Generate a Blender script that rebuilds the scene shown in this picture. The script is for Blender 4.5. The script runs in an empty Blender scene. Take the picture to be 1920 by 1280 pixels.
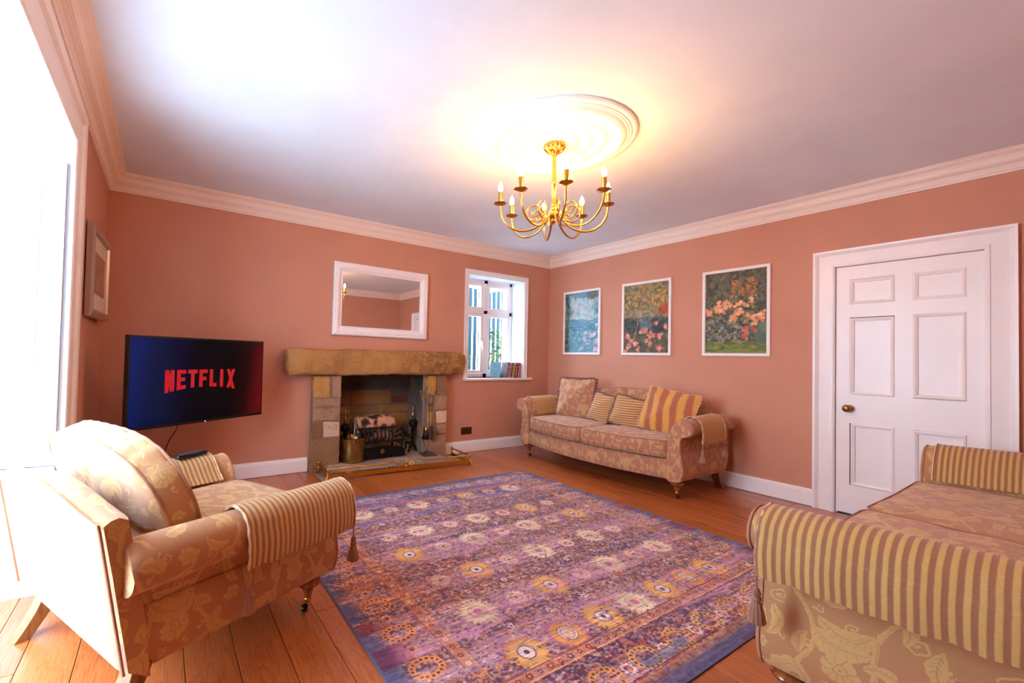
import bpy, bmesh, math, random
import numpy as np
from mathutils import Vector, Matrix, Euler
PI = math.pi
random.seed(7); RNG = np.random.default_rng(7)
SC = bpy.context.scene
COL = SC.collection

# ------------------------------------------------------------------ camera
CAMD = dict(x=-4.588, y=-4.4156, z=1.1685, yaw=0.569, pitch=0.0218, roll=0.0233, f=821.17, cx=831.14, cy=651.19)
def make_camera():
    d = CAMD
    F = Vector((math.sin(d['yaw'])*math.cos(d['pitch']), math.cos(d['yaw'])*math.cos(d['pitch']), math.sin(d['pitch'])))
    R = F.cross(Vector((0, 0, 1))).normalized(); U = R.cross(F)
    c, s = math.cos(d['roll']), math.sin(d['roll'])
    R2 = R*c + U*s; U2 = R*(-s) + U*c
    cam = bpy.data.cameras.new('camera'); o = bpy.data.objects.new('camera', cam); COL.objects.link(o)
    m = Matrix((R2, U2, -F)).transposed().to_4x4(); m.translation = Vector((d['x'], d['y'], d['z']))
    o.matrix_world = m
    cam.sensor_fit = 'HORIZONTAL'; cam.sensor_width = 36.0
    cam.lens = d['f']/1920*36.0
    cam.shift_x = (960-d['cx'])/1920; cam.shift_y = (d['cy']-640)/1920
    cam.clip_start = 0.02; cam.clip_end = 200
    SC.camera = o
make_camera()

# ------------------------------------------------------------------ world, daylight, exposure
W = bpy.data.worlds.new('overcast_sky'); SC.world = W; W.use_nodes = True
bg = W.node_tree.nodes['Background']
bg.inputs['Color'].default_value = (0.60, 0.77, 1.0, 1)
bg.inputs['Strength'].default_value = 14.0
def portal(name, loc, rot, sx, sy):
    l = bpy.data.lights.new(name, 'AREA'); l.shape = 'RECTANGLE'; l.size = sx; l.size_y = sy
    l.cycles.is_portal = True
    o = bpy.data.objects.new(name, l); COL.objects.link(o); o.location = loc; o.rotation_euler = rot
portal('daylight_portal_left', (-5.70, -2.30, 1.14), (0, -PI/2, 0), 2.05, 1.3)
portal('daylight_portal_back', (-0.94, 0.34, 1.57), (-PI/2, 0, 0), 0.9, 1.25)
sun = bpy.data.lights.new('ceiling_bounce_sun', 'SUN'); sun.energy = 2.6; sun.angle = .02; sun.color = (.80, .90, 1.0)  # added sun: misses the windows, its bounce off the ground brightens the ceiling
so = bpy.data.objects.new('ceiling_bounce_sun', sun); COL.objects.link(so); so.rotation_euler = Vector((0.0, .62, -.78)).to_track_quat('-Z', 'Y').to_euler()
BULB = 190.0
vs = SC.view_settings
vs.view_transform = 'Standard'; vs.look = 'None'; vs.exposure = 1.05; vs.gamma = 1.0; vs.use_curve_mapping = False
SC.display_settings.display_device = 'sRGB'
SC.cycles.max_bounces = 10; SC.cycles.diffuse_bounces = 6; SC.cycles.transparent_max_bounces = 12
SC.cycles.use_denoising = True
SC.cycles.sample_clamp_indirect = 80.0
SC.cycles.caustics_reflective = False; SC.cycles.caustics_refractive = False

# ------------------------------------------------------------------ helpers
def srgb(r, g, b):
    def f(c):
        c /= 255.0
        return c/12.92 if c <= 0.04045 else ((c+0.055)/1.055)**2.4
    return (f(r), f(g), f(b), 1.0)

def tag(o, label=None, cat=None, group=None, kind=None):
    if label: o['label'] = label
    if cat: o['category'] = cat
    if group: o['group'] = group
    if kind: o['kind'] = kind
    return o
def thing(name, label, cat, loc=(0, 0, 0), rz=0.0, group=None):
    o = bpy.data.objects.new(name, None); COL.objects.link(o)
    o.location = loc; o.rotation_euler = (0, 0, rz); o.empty_display_size = 0.1
    return tag(o, label, cat, group)
def obj(name, bm, m, parent=None, smooth=False, label=None, kind=None):
    me = bpy.data.meshes.new(name)
    if isinstance(bm, bmesh.types.BMesh):
        bmesh.ops.recalc_face_normals(bm, faces=bm.faces[:])
        bm.to_mesh(me); bm.free()
    else:
        me = bm
    if smooth:
        me.polygons.foreach_set('use_smooth', [True]*len(me.polygons))
        if smooth != 'all':
            try: me.set_sharp_from_angle(angle=math.radians(50 if smooth is True else smooth))
            except Exception: pass
    ms = m if isinstance(m, (list, tuple)) else [m]
    for x in ms: me.materials.append(x)
    o = bpy.data.objects.new(name, me); COL.objects.link(o)
    if parent is not None: o.parent = parent
    if label: o['label'] = label
    if kind: o['kind'] = kind
    return o
def struct(name, bm, m, parent=None, smooth=False):
    o = obj(name, bm, m, parent, smooth)
    if parent is None: o['kind'] = 'structure'
    return o
def copy_tree(o, parent=None, label=None):
    c = o.copy(); COL.objects.link(c)
    if parent is not None: c.parent = parent
    if label: c['label'] = label
    for ch in list(o.children): copy_tree(ch, c)
    return c
def BM(): return bmesh.new()
def box(bm, x0, x1, y0, y1, z0, z1, M=None, mi=0, bev=0.0):
    vs_ = [bm.verts.new(Vector(p) if M is None else M @ Vector(p)) for p in
           ((x0, y0, z0), (x1, y0, z0), (x1, y1, z0), (x0, y1, z0), (x0, y0, z1), (x1, y0, z1), (x1, y1, z1), (x0, y1, z1))]
    fs = []
    for q in ((0, 3, 2, 1), (4, 5, 6, 7), (0, 1, 5, 4), (1, 2, 6, 5), (2, 3, 7, 6), (3, 0, 4, 7)):
        f = bm.faces.new([vs_[i] for i in q]); f.material_index = mi; fs.append(f)
    if bev > 0:
        es = list({e for f in fs for e in f.edges})
        r = bmesh.ops.bevel(bm, geom=es, offset=bev, segments=2, affect='EDGES', profile=0.6)
        for f in r['faces']: f.material_index = mi
    return bm
def loft(bm, secs, closed=True, caps=True, mi=0, loop=False):
    rows = [[bm.verts.new(Vector(p)) for p in s] for s in secs]
    n = len(rows[0]); m = n if closed else n-1
    R = len(rows)
    for i in range(R if loop else R-1):
        a, b = rows[i], rows[(i+1) % R]
        for j in range(m):
            k = (j+1) % n
            try: bm.faces.new((a[j], a[k], b[k], b[j])).material_index = mi
            except ValueError: pass
    if caps and closed and not loop:
        for r in (rows[0], rows[-1]):
            try: bm.faces.new(r).material_index = mi
            except ValueError: pass
    return rows
def lathe(bm, prof, seg=24, c=(0, 0, 0), axis='z', mi=0, flute=None, M=None):
    secs = []
    for (r, z) in prof:
        ring = []
        for k in range(seg):
            a = 2*PI*k/seg; rr = max(r, 1e-4)
            if flute: rr *= 1+flute[1]*math.cos(flute[0]*a)
            p = Vector((rr*math.cos(a), rr*math.sin(a), z))
            if axis == 'x': p = Vector((p.z, p.x, p.y))
            if axis == 'y': p = Vector((p.x, p.z, p.y))
            p = p+Vector(c)
            ring.append(M @ p if M is not None else p)
        secs.append(ring)
    loft(bm, secs, mi=mi)
    return bm
def tube(bm, pts, r, seg=8, closed=False, mi=0, twist=None):
    P = [Vector(p) for p in pts]; n = len(P); secs = []; prev = None
    for i in range(n):
        if closed: t = (P[(i+1) % n]-P[i-1]).normalized()
        else: t = (P[min(i+1, n-1)]-P[max(i-1, 0)]).normalized()
        if t.length < 1e-6: t = Vector((0, 0, 1))
        if prev is None:
            a = Vector((0, 0, 1)) if abs(t.z) < .9 else Vector((1, 0, 0))
            nrm = t.cross(a).normalized()
        else:
            nrm = (prev-t*prev.dot(t)).normalized()
        prev = nrm; b = t.cross(nrm)
        rr = r[i] if isinstance(r, (list, tuple)) else r
        ring = []
        for k in range(seg):
            a = 2*PI*k/seg
            q = rr if twist is None else rr*(1+.22*math.cos(2*a+twist*i))
            ring.append(P[i]+nrm*(q*math.cos(a))+b*(q*math.sin(a)))
        secs.append(ring)
    loft(bm, secs, loop=closed, mi=mi)
    return bm
def resample(pts, step, closed=False):
    P = [Vector(p) for p in pts]
    if closed: P.append(P[0].copy())
    out = []; acc = 0.0
    L = [0.0]
    for a, b in zip(P, P[1:]): L.append(L[-1]+(b-a).length)
    n = max(2, int(L[-1]/step)); j = 0
    for i in range(n+(0 if closed else 1)):
        s = L[-1]*i/n
        while j < len(L)-2 and L[j+1] < s: j += 1
        f = (s-L[j])/max(L[j+1]-L[j], 1e-9)
        out.append(P[j].lerp(P[j+1], min(max(f, 0), 1)))
    return out
def catmull(pts, n=8, closed=False):
    P = [Vector(p) for p in pts]; out = []; m = len(P)
    for i in range(m if closed else m-1):
        p0 = P[(i-1) % m] if closed or i > 0 else P[0]*2-P[1]
        p1 = P[i]; p2 = P[(i+1) % m]
        p3 = P[(i+2) % m] if closed or i+2 < m else P[-1]*2-P[-2]
        for k in range(n):
            t = k/n
            out.append(.5*((2*p1)+(p2-p0)*t+(2*p0-5*p1+4*p2-p3)*t*t+(3*p1-p0-3*p2+p3)*t**3))
    if not closed: out.append(P[-1])
    return out

# ------------------------------------------------------------------ materials
class NT:
    def __init__(s, name):
        s.m = bpy.data.materials.new(name); s.m.use_nodes = True
        s.t = s.m.node_tree; s.b = s.t.nodes['Principled BSDF']; s.out = s.t.nodes['Material Output']
    def n(s, typ, **kw):
        nd = s.t.nodes.new(typ)
        for k, v in kw.items():
            if hasattr(nd, k) and not k[0].isupper(): setattr(nd, k, v)
            else: nd.inputs[k.replace('_', ' ')].default_value = v
        return nd
    def l(s, a, b): s.t.links.new(a, b)
    def coord(s, scale=(1, 1, 1), which='Object', rot=(0, 0, 0)):
        c = s.n('ShaderNodeTexCoord'); m = s.n('ShaderNodeMapping')
        m.inputs['Scale'].default_value = scale; m.inputs['Rotation'].default_value = rot
        s.l(c.outputs[which], m.inputs['Vector']); return m.outputs['Vector']
    def noise(s, vec, scale, detail=4, rough=.55, dist=0.0):
        nd = s.n('ShaderNodeTexNoise'); nd.inputs['Scale'].default_value = scale; nd.inputs['Detail'].default_value = detail
        nd.inputs['Roughness'].default_value = rough; nd.inputs['Distortion'].default_value = dist
        s.l(vec, nd.inputs['Vector']); return nd.outputs['Fac']
    def ramp(s, fac, stops):
        r = s.n('ShaderNodeValToRGB'); e = r.color_ramp.elements
        while len(e) > 1: e.remove(e[0])
        e[0].position = stops[0][0]; e[0].color = stops[0][1]
        for p, c in stops[1:]:
            q = e.new(p); q.color = c
        s.l(fac, r.inputs['Fac']); return r.outputs['Color']
    def mix(s, fac, a, b, mode='MIX'):
        x = s.n('ShaderNodeMix', data_type='RGBA'); x.blend_type = mode
        for sock, v in ((x.inputs[0], fac), (x.inputs[6], a), (x.inputs[7], b)):
            if hasattr(v, 'default_value'): s.l(v, sock)
            elif isinstance(v, (int, float)): sock.default_value = v
            else: sock.default_value = v
        return x.outputs[2]
    def math(s, op, a, b=0.0, c=None):
        x = s.n('ShaderNodeMath', operation=op)
        for i, v in enumerate((a, b) if c is None else (a, b, c)):
            if hasattr(v, 'default_value'): s.l(v, x.inputs[i])
            else: x.inputs[i].default_value = v
        return x.outputs[0]
    def bump(s, h, strength=.3, dist=.01):
        b = s.n('ShaderNodeBump'); b.inputs['Strength'].default_value = strength; b.inputs['Distance'].default_value = dist
        s.l(h, b.inputs['Height']); s.l(b.outputs['Normal'], s.b.inputs['Normal']); return b
    def set(s, **kw):
        for k, v in kw.items():
            sock = s.b.inputs[k.replace('_', ' ')]
            if hasattr(v, 'default_value'): s.l(v, sock)
            else: sock.default_value = v
        return s
def pbr(name, col, rough=.5, metal=0.0, var=0.0, vscale=3.0, bump=0.0, bscale=60.0, objrand=0.0, dist=.004, stretch=(1, 1, 1), spec=.5):
    t = NT(name); v = t.coord(stretch)
    c = col
    if var > 0:
        f = t.noise(v, vscale, 5)
        d = tuple(max(0, x*(1-var)) for x in col[:3])+(1,); l_ = tuple(min(1, x*(1+var)) for x in col[:3])+(1,)
        c = t.ramp(f, [(.3, d), (.7, l_)])
    if objrand > 0:
        oi = t.n('ShaderNodeObjectInfo')
        k = t.math('MULTIPLY_ADD', oi.outputs['Random'], 2*objrand, 1-objrand)
        hsv = t.n('ShaderNodeHueSaturation')
        t.l(k, hsv.inputs['Value'])
        if hasattr(c, 'default_value'): t.l(c, hsv.inputs['Color'])
        else: hsv.inputs['Color'].default_value = c
        c = hsv.outputs['Color']
    t.set(Base_Color=c, Roughness=rough, Metallic=metal, Specular_IOR_Level=spec)
    if bump > 0: t.bump(t.noise(v, bscale, 6), bump, dist)
    return t.m

def img_from(name, arr):
    h, w = arr.shape[:2]
    im = bpy.data.images.new(name, w, h, alpha=False, float_buffer=False)
    a = np.ones((h, w, 4), np.float32)
    if arr.ndim == 2: a[..., :3] = arr[..., None]
    else: a[..., :3] = arr[..., :3]
    im.pixels.foreach_set(np.clip(a, 0, 1)[::-1].ravel()); im.update(); im.pack()
    return im

# value noise on a grid (numpy), cells (cy,cx)
def vnoise(h, w, cy, cx, rng, periodic=False):
    g = rng.random((cy+1, cx+1)).astype(np.float32)
    if periodic: g[-1] = g[0]; g[:, -1] = g[:, 0]
    y = np.linspace(0, cy, h, endpoint=False); x = np.linspace(0, cx, w, endpoint=False)
    yi = y.astype(int); xi = x.astype(int); fy = y-yi; fx = x-xi
    fy = (fy*fy*(3-2*fy))[:, None]; fx = (fx*fx*(3-2*fx))[None]
    a = g[np.ix_(yi, xi)]; b = g[np.ix_(yi, xi+1)]; c = g[np.ix_(yi+1, xi)]; d = g[np.ix_(yi+1, xi+1)]
    return ((a*(1-fx)+b*fx)*(1-fy)+(c*(1-fx)+d*fx)*fy).astype(np.float32)
def fbm(h, w, cy, cx, rng, o=4, periodic=False):
    s = 0; t = 0; k = 1.0
    for i in range(o):
        s = s+k*vnoise(h, w, cy*2**i, cx*2**i, rng, periodic); t += k; k *= .55
    return s/t

# ---- damask weave: one tiling mask of vines, leaves and flowers
def damask_mask(N=768):
    M = np.zeros((N, N), np.float32)
    def stamp(x, y, r, val, mode='max'):
        R = int(r)+2; cx, cy = int(round(x)), int(round(y))
        yy, xx = np.mgrid[-R:R+1, -R:R+1]
        d = np.hypot(xx-(x-cx), yy-(y-cy)); a = np.clip(r-d+.5, 0, 1)
        ix = np.ix_((cy+np.arange(-R, R+1)) % N, (cx+np.arange(-R, R+1)) % N)
        if mode == 'max': M[ix] = np.maximum(M[ix], a*val)
        else: M[ix] = M[ix]*(1-a)+a*val
    def stroke(fn, n, rf, val=1.0, mode='max'):
        for i in range(n+1):
            t = i/n; x, y = fn(t); stamp(x, y, rf(t), val, mode)
    def leaf(x, y, ang, L, Wd, curve):
        def path(t):
            a = ang+curve*t; return (x+L*t*math.cos(a), y+L*t*math.sin(a))
        stroke(path, 90, lambda t: 1+Wd*(math.sin(PI*min(1, t*.95+.03))**.75)*(1+.22*math.cos(34*t)))
        stroke(path, 60, lambda t: 1.6, .35, 'set')
        for k in range(1, 8):
            t0 = k/8.5; px, py = path(t0); a0 = ang+curve*t0
            for s in (-1, 1):
                stroke(lambda t: (px+Wd*.8*t*math.cos(a0+s*.8), py+Wd*.8*t*math.sin(a0+s*.8)), 14, lambda t: 1.2, .45, 'set')
    def spiral(x, y, a0, R, turns, sgn, w=4):
        stroke(lambda t: (x+R*(1-t*.85)*math.cos(a0+sgn*turns*2*PI*t), y+R*(1-t*.85)*math.sin(a0+sgn*turns*2*PI*t)), 120, lambda t: w*(1-.4*t))
    def flower(x, y, R, n):
        for k in range(n):
            a = 2*PI*k/n
            stamp(x+R*.62*math.cos(a), y+R*.62*math.sin(a), R*.40, 1.0)
        stamp(x, y, R*.6, 1.0)
        for k in range(n):
            a = 2*PI*(k+.5)/n
            stroke(lambda t: (x+R*(.3+.6*t)*math.cos(a), y+R*(.3+.6*t)*math.sin(a)), 20, lambda t: 1.5, .35, 'set')
        stroke(lambda t: (x+R*.34*math.cos(2*PI*t), y+R*.34*math.sin(2*PI*t)), 60, lambda t: 1.8, .3, 'set')
        stamp(x, y, R*.1, .3, 'set')
    s = N/768
    # main vines
    for ph, x0 in ((0, 190), (PI, 574)):
        stroke(lambda t: ((x0+85*math.sin(2*PI*t+ph))*s, N*t), 500, lambda t: 8*s)
        stroke(lambda t: ((x0+85*math.sin(2*PI*t+ph)+14)*s, N*t), 400, lambda t: 3*s)
    leaf(275*s, 140*s, 1.2, 210*s, 42*s, -1.0)
    leaf(110*s, 520*s, -1.9, 200*s, 40*s, 1.1)
    leaf(490*s, 110*s, 2.2, 190*s, 38*s, 1.0)
    leaf(655*s, 560*s, -1.1, 215*s, 44*s, -1.0)
    leaf(190*s, 360*s, .3, 120*s, 24*s, .9)
    leaf(574*s, 420*s, 2.7, 130*s, 24*s, -.9)
    leaf(20*s, 150*s, .9, 120*s, 26*s, .6)
    flower(384*s, 300*s, 66*s, 9); flower(20*s, 690*s, 62*s, 8); flower(380*s, 660*s, 46*s, 6)
    flower(700*s, 250*s, 40*s, 6); flower(60*s, 330*s, 34*s, 6); flower(450*s, 520*s, 30*s, 5)
    for (x, y, a, R, tn, sg) in ((330, 480, 0, 40, 1.3, 1), (500, 690, 2, 44, 1.3, -1), (130, 60, 1, 42, 1.4, 1), (640, 60, 3, 38, 1.3, -1),
                                 (730, 430, 0, 40, 1.3, 1), (260, 640, 4, 36, 1.3, -1), (420, 90, 2, 30, 1.2, 1), (250, 250, 1, 24, 1.2, -1)):
        spiral(x*s, y*s, a, R*s, tn, sg, 5*s)
        stamp(x*s, y*s, 7*s, 1.0)
    for (x, y, a, L, Wd_, cv) in ((330, 520, 2.4, 150, 26, .8), (90, 260, -.6, 130, 24, -.9), (560, 700, .4, 150, 28, .9), (700, 60, 2.0, 140, 26, -.7), (470, 250, -.9, 120, 22, .9),
                              (300, 10, .2, 130, 24, -.8), (640, 300, 1.7, 120, 20, .8), (150, 640, -.2, 130, 24, .7), (470, 600, 1.2, 130, 22, -.8), (230, 300, -2.2, 110, 20, .8)):
        leaf(x*s, y*s, a, L*s, Wd_*s, cv)
    for (x, y) in ((330, 400), (440, 380), (300, 60), (560, 250), (150, 250), (650, 700), (200, 700), (520, 350), (60, 430), (735, 130)):
        for k in range(5):
            a = k*1.1+x; stamp((x+13*math.cos(a))*s, (y+13*math.sin(a))*s, (5+k)*s, 1.0)
    return M
DAM = img_from('damask_weave', damask_mask())

def damask(name, ground, figure, scale=2.0, dark=.82):
    t = NT(name); v = t.coord((scale, scale, scale))
    im = t.n('ShaderNodeTexImage'); im.image = DAM; im.projection = 'BOX'; im.projection_blend = .15
    wn = t.n('ShaderNodeTexNoise'); wn.inputs['Scale'].default_value = 7.0; wn.inputs['Detail'].default_value = 3; t.l(v, wn.inputs['Vector'])
    wa = t.n('ShaderNodeVectorMath', operation='MULTIPLY_ADD'); t.l(wn.outputs['Color'], wa.inputs[0]); wa.inputs[1].default_value = (.10, .10, .10); t.l(v, wa.inputs[2])
    t.l(wa.outputs[0], im.inputs['Vector'])
    st = t.noise(t.coord((60, 60, 900)), 1.0, 3, .6)
    sl = t.noise(t.coord((3, 3, 3)), 2.0, 3)
    fig = t.mix(t.math('MULTIPLY_ADD', sl, .5, .1), figure, tuple(c*.86 for c in figure[:3])+(1,))
    c = t.mix(t.math('MULTIPLY', im.outputs['Color'], .74), ground, fig)
    k = t.math('MULTIPLY_ADD', st, .5, .78)
    hs = t.n('ShaderNodeHueSaturation'); t.l(k, hs.inputs['Value']); t.l(c, hs.inputs['Color'])
    t.set(Base_Color=hs.outputs['Color'], Roughness=.85, Sheen_Weight=.25, Specular_IOR_Level=.25)
    h = t.math('ADD', t.math('MULTIPLY', im.outputs['Color'], .6), t.math('MULTIPLY', st, .5))
    t.bump(h, .35, .003)
    return t.m
def stripes(name, a, b, period, axis=1, duty=.5, noise_amt=.35):
    t = NT(name); c = t.n('ShaderNodeTexCoord'); sp = t.n('ShaderNodeSeparateXYZ'); t.l(c.outputs['Object'], sp.inputs[0])
    wob = t.noise(c.outputs['Object'], 9.0, 2)
    x = t.math('ADD', sp.outputs[axis], t.math('MULTIPLY', wob, period*.25))
    s = t.math('SINE', t.math('MULTIPLY', x, 2*PI/period))
    f = t.math('MULTIPLY_ADD', s, 1.1, .5+(duty-.5)*2); cl = t.n('ShaderNodeClamp'); t.l(f, cl.inputs[0])
    fine = t.noise(t.coord((500, 120, 500)), 1.0, 2, .6)
    col = t.mix(cl.outputs[0], a, b)
    hs = t.n('ShaderNodeHueSaturation'); t.l(t.math('MULTIPLY_ADD', fine, noise_amt*1.4, 1-noise_amt*.7), hs.inputs['Value']); t.l(col, hs.inputs['Color'])
    t.set(Base_Color=hs.outputs['Color'], Roughness=.8, Sheen_Weight=.3, Specular_IOR_Level=.25)
    t.bump(t.math('ADD', cl.outputs[0], t.math('MULTIPLY', fine, .5)), .5, .002)
    return t.m

GOLD = srgb(218, 178, 112); ROSE = srgb(184, 132, 90)
M = {}
M['damask'] = damask('damask_fabric', ROSE, GOLD, 2.1)
M['damask_big'] = damask('damask_fabric_dense', srgb(178, 122, 96), srgb(214, 174, 118), 2.9)
M['stripe'] = stripes('striped_chenille', srgb(158, 108, 76), srgb(206, 166, 98), .0235)
M['stripe_fine'] = stripes('fine_striped_chenille', srgb(146, 84, 46), srgb(230, 182, 108), .021)
M['stripe_pillow'] = stripes('striped_pillow_cloth', srgb(160, 108, 84), srgb(232, 208, 166), .030, axis=1, duty=.62)
M['stripe_pillow_h'] = stripes('ribbed_pillow_cloth', srgb(160, 104, 72), srgb(214, 172, 116), .024, axis=2, duty=.62)
M['stripe_wide'] = stripes('wide_striped_silk', srgb(178, 104, 76), srgb(218, 162, 82), .118, axis=0, noise_amt=.12)
M['piping'] = pbr('piping_cord', srgb(176, 122, 92), .8, var=.1, vscale=40, bump=.3, bscale=300)
M['fringe'] = pbr('fringe_cord', srgb(150, 104, 92), .9, var=.3, vscale=60, bump=1, bscale=220, dist=.01)
M['rope'] = stripes('twisted_rope', srgb(170, 110, 84), srgb(226, 196, 150), .012)
M['tassel'] = pbr('tassel_thread', srgb(172, 124, 98), .75, var=.25, vscale=14, bump=.8, bscale=120, stretch=(6, 6, .4))
def wall_mat(name, col):
    t = NT(name); v = t.coord()
    f = t.noise(v, 2.2, 3)
    c = t.ramp(f, [(.3, tuple(x*.96 for x in col[:3])+(1,)), (.7, tuple(min(1, x*1.03) for x in col[:3])+(1,))])
    t.set(Base_Color=c, Roughness=.75, Specular_IOR_Level=.3)
    t.bump(t.noise(v, 160, 3), .12, .003)
    return t.m
M['wall'] = wall_mat('pink_wall_paint', srgb(208, 148, 122))
M['ceil'] = wall_mat('ceiling_paint', srgb(234, 243, 251))
M['white'] = pbr('white_gloss_paint', srgb(248, 242, 240), .35, var=.02, vscale=4, bump=.05, bscale=90)
M['trim'] = pbr('cream_cornice_paint', srgb(246, 230, 216), .5)
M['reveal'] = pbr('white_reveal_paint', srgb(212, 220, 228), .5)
M['brass'] = pbr('brass', srgb(214, 170, 84), .22, 1.0, var=.12, vscale=20)
M['brass_old'] = pbr('aged_brass', srgb(160, 128, 74), .34, 1.0, var=.3, vscale=12, bump=.15, bscale=50)
M['brass_dark'] = pbr('dark_antique_brass', srgb(112, 84, 50), .38, 1.0, var=.2, vscale=30)
M['iron'] = pbr('black_iron', srgb(26, 24, 24), .55, .6, bump=.4, bscale=80)
M['steel'] = pbr('worn_steel', srgb(150, 146, 140), .35, 1.0)
M['soot'] = pbr('soot', srgb(30, 26, 24), .9)
M['black'] = pbr('black_plastic', srgb(14, 14, 16), .25)
M['silver'] = pbr('silver_frame', srgb(190, 178, 168), .3, .8)
def stone(name, col, rough=.95, soot=0.0):
    t = NT(name); v = t.coord()
    oi = t.n('ShaderNodeObjectInfo')
    vv = t.n('ShaderNodeVectorMath', operation='ADD'); t.l(v, vv.inputs[0]); t.l(oi.outputs['Location'], vv.inputs[1])
    v = vv.outputs[0]
    big = t.noise(v, 3.0, 6, .65); fine = t.noise(v, 40, 5, .7)
    c = t.ramp(big, [(.25, tuple(x*.62 for x in col[:3])+(1,)), (.5, col), (.75, tuple(min(1, x*1.3) for x in col[:3])+(1,))])
    pits = t.ramp(fine, [(.34, (.25, .2, .17, 1)), (.44, (1, 1, 1, 1))])
    c = t.mix(.55, c, t.mix(1.0, c, pits, 'MULTIPLY'))
    if soot > 0:
        sx = t.n('ShaderNodeSeparateXYZ'); gp = t.n('ShaderNodeNewGeometry'); t.l(gp.outputs['Position'], sx.inputs[0])
        k = t.n('ShaderNodeMapRange'); k.inputs['From Min'].default_value = .35; k.inputs['From Max'].default_value = .82
        k.inputs['To Min'].default_value = soot*.25; k.inputs['To Max'].default_value = soot
        t.l(sx.outputs[2], k.inputs['Value'])
        kk = t.math('MULTIPLY', k.outputs[0], t.math('MULTIPLY_ADD', big, 1.0, .55)); cl = t.n('ShaderNodeClamp'); t.l(kk, cl.inputs[0])
        c = t.mix(cl.outputs[0], c, srgb(38, 32, 30))
    t.set(Base_Color=c, Roughness=rough, Specular_IOR_Level=.2)
    t.bump(t.math('ADD', t.math('MULTIPLY', big, 1.5), fine), .7, .012)
    return t.m
M['stone_gold'] = stone('golden_sandstone', srgb(208, 156, 92))
M['stone_pink'] = stone('pinkish_sandstone', srgb(180, 142, 116))
M['stone_pale'] = stone('pale_sandstone', srgb(220, 190, 164))
M['stone_brown'] = stone('brown_sandstone', srgb(150, 112, 78))
M['stone_grey'] = stone('grey_hearth_stone', srgb(186, 160, 146))
M['mortar'] = stone('lime_mortar', srgb(160, 130, 104))
M['soot_brown'] = stone('sooty_brown_stone', srgb(176, 132, 90), soot=.72)
M['soot_gold'] = stone('sooty_golden_stone', srgb(196, 140, 80), soot=.72)
M['soot_grey'] = stone('sooty_grey_stone', srgb(146, 128, 114), soot=.78)
M['soot_brick'] = stone('red_brick', srgb(124, 66, 48), soot=.4)
def lintel_mat():
    t = NT('hewn_lintel_stone'); v = t.coord()
    big = t.noise(v, 2.6, 7, .68, .4); fine = t.noise(v, 34, 6, .75)
    c = t.ramp(big, [(.28, srgb(150, 104, 66)), (.46, srgb(206, 150, 90)), (.62, srgb(218, 164, 102)), (.8, srgb(202, 160, 122))])
    sx = t.n('ShaderNodeSeparateXYZ'); t.l(v, sx.inputs[0])
    mr = t.n('ShaderNodeMapRange'); mr.inputs['From Min'].default_value = -.2; mr.inputs['From Max'].default_value = .6
    t.l(sx.outputs[0], mr.inputs['Value'])
    patch = t.math('MULTIPLY', t.ramp(t.noise(v, 9, 6, .7), [(.44, (0, 0, 0, 1)), (.54, (1, 1, 1, 1))]), mr.outputs[0])
    c = t.mix(t.math('MULTIPLY', patch, .52), c, srgb(104, 66, 40))
    pits = t.ramp(fine, [(.36, (.3, .2, .14, 1)), (.43, (1, 1, 1, 1))])
    c = t.mix(t.math('MULTIPLY_ADD', mr.outputs[0], .6, .15), c, t.mix(1.0, c, pits, 'MULTIPLY'))
    vo = t.n('ShaderNodeTexVoronoi', feature='DISTANCE_TO_EDGE'); vo.inputs['Scale'].default_value = 2.3
    vn = t.n('ShaderNodeVectorMath', operation='ADD'); nz = t.n('ShaderNodeTexNoise'); nz.inputs['Scale'].default_value = 5; t.l(v, nz.inputs['Vector'])
    t.l(v, vn.inputs[0]); t.l(nz.outputs['Color'], vn.inputs[1]); t.l(vn.outputs[0], vo.inputs['Vector'])
    crack = t.ramp(vo.outputs['Distance'], [(.0, (.25, .18, .12, 1)), (.012, (1, 1, 1, 1))])
    c = t.mix(.45, c, t.mix(1.0, c, crack, 'MULTIPLY'))
    t.set(Base_Color=c, Roughness=.95, Specular_IOR_Level=.2)
    t.bump(t.math('ADD', t.math('MULTIPLY', big, 1.5), fine), 1.0, .022)
    return t.m
M['lintel'] = lintel_mat()
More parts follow.
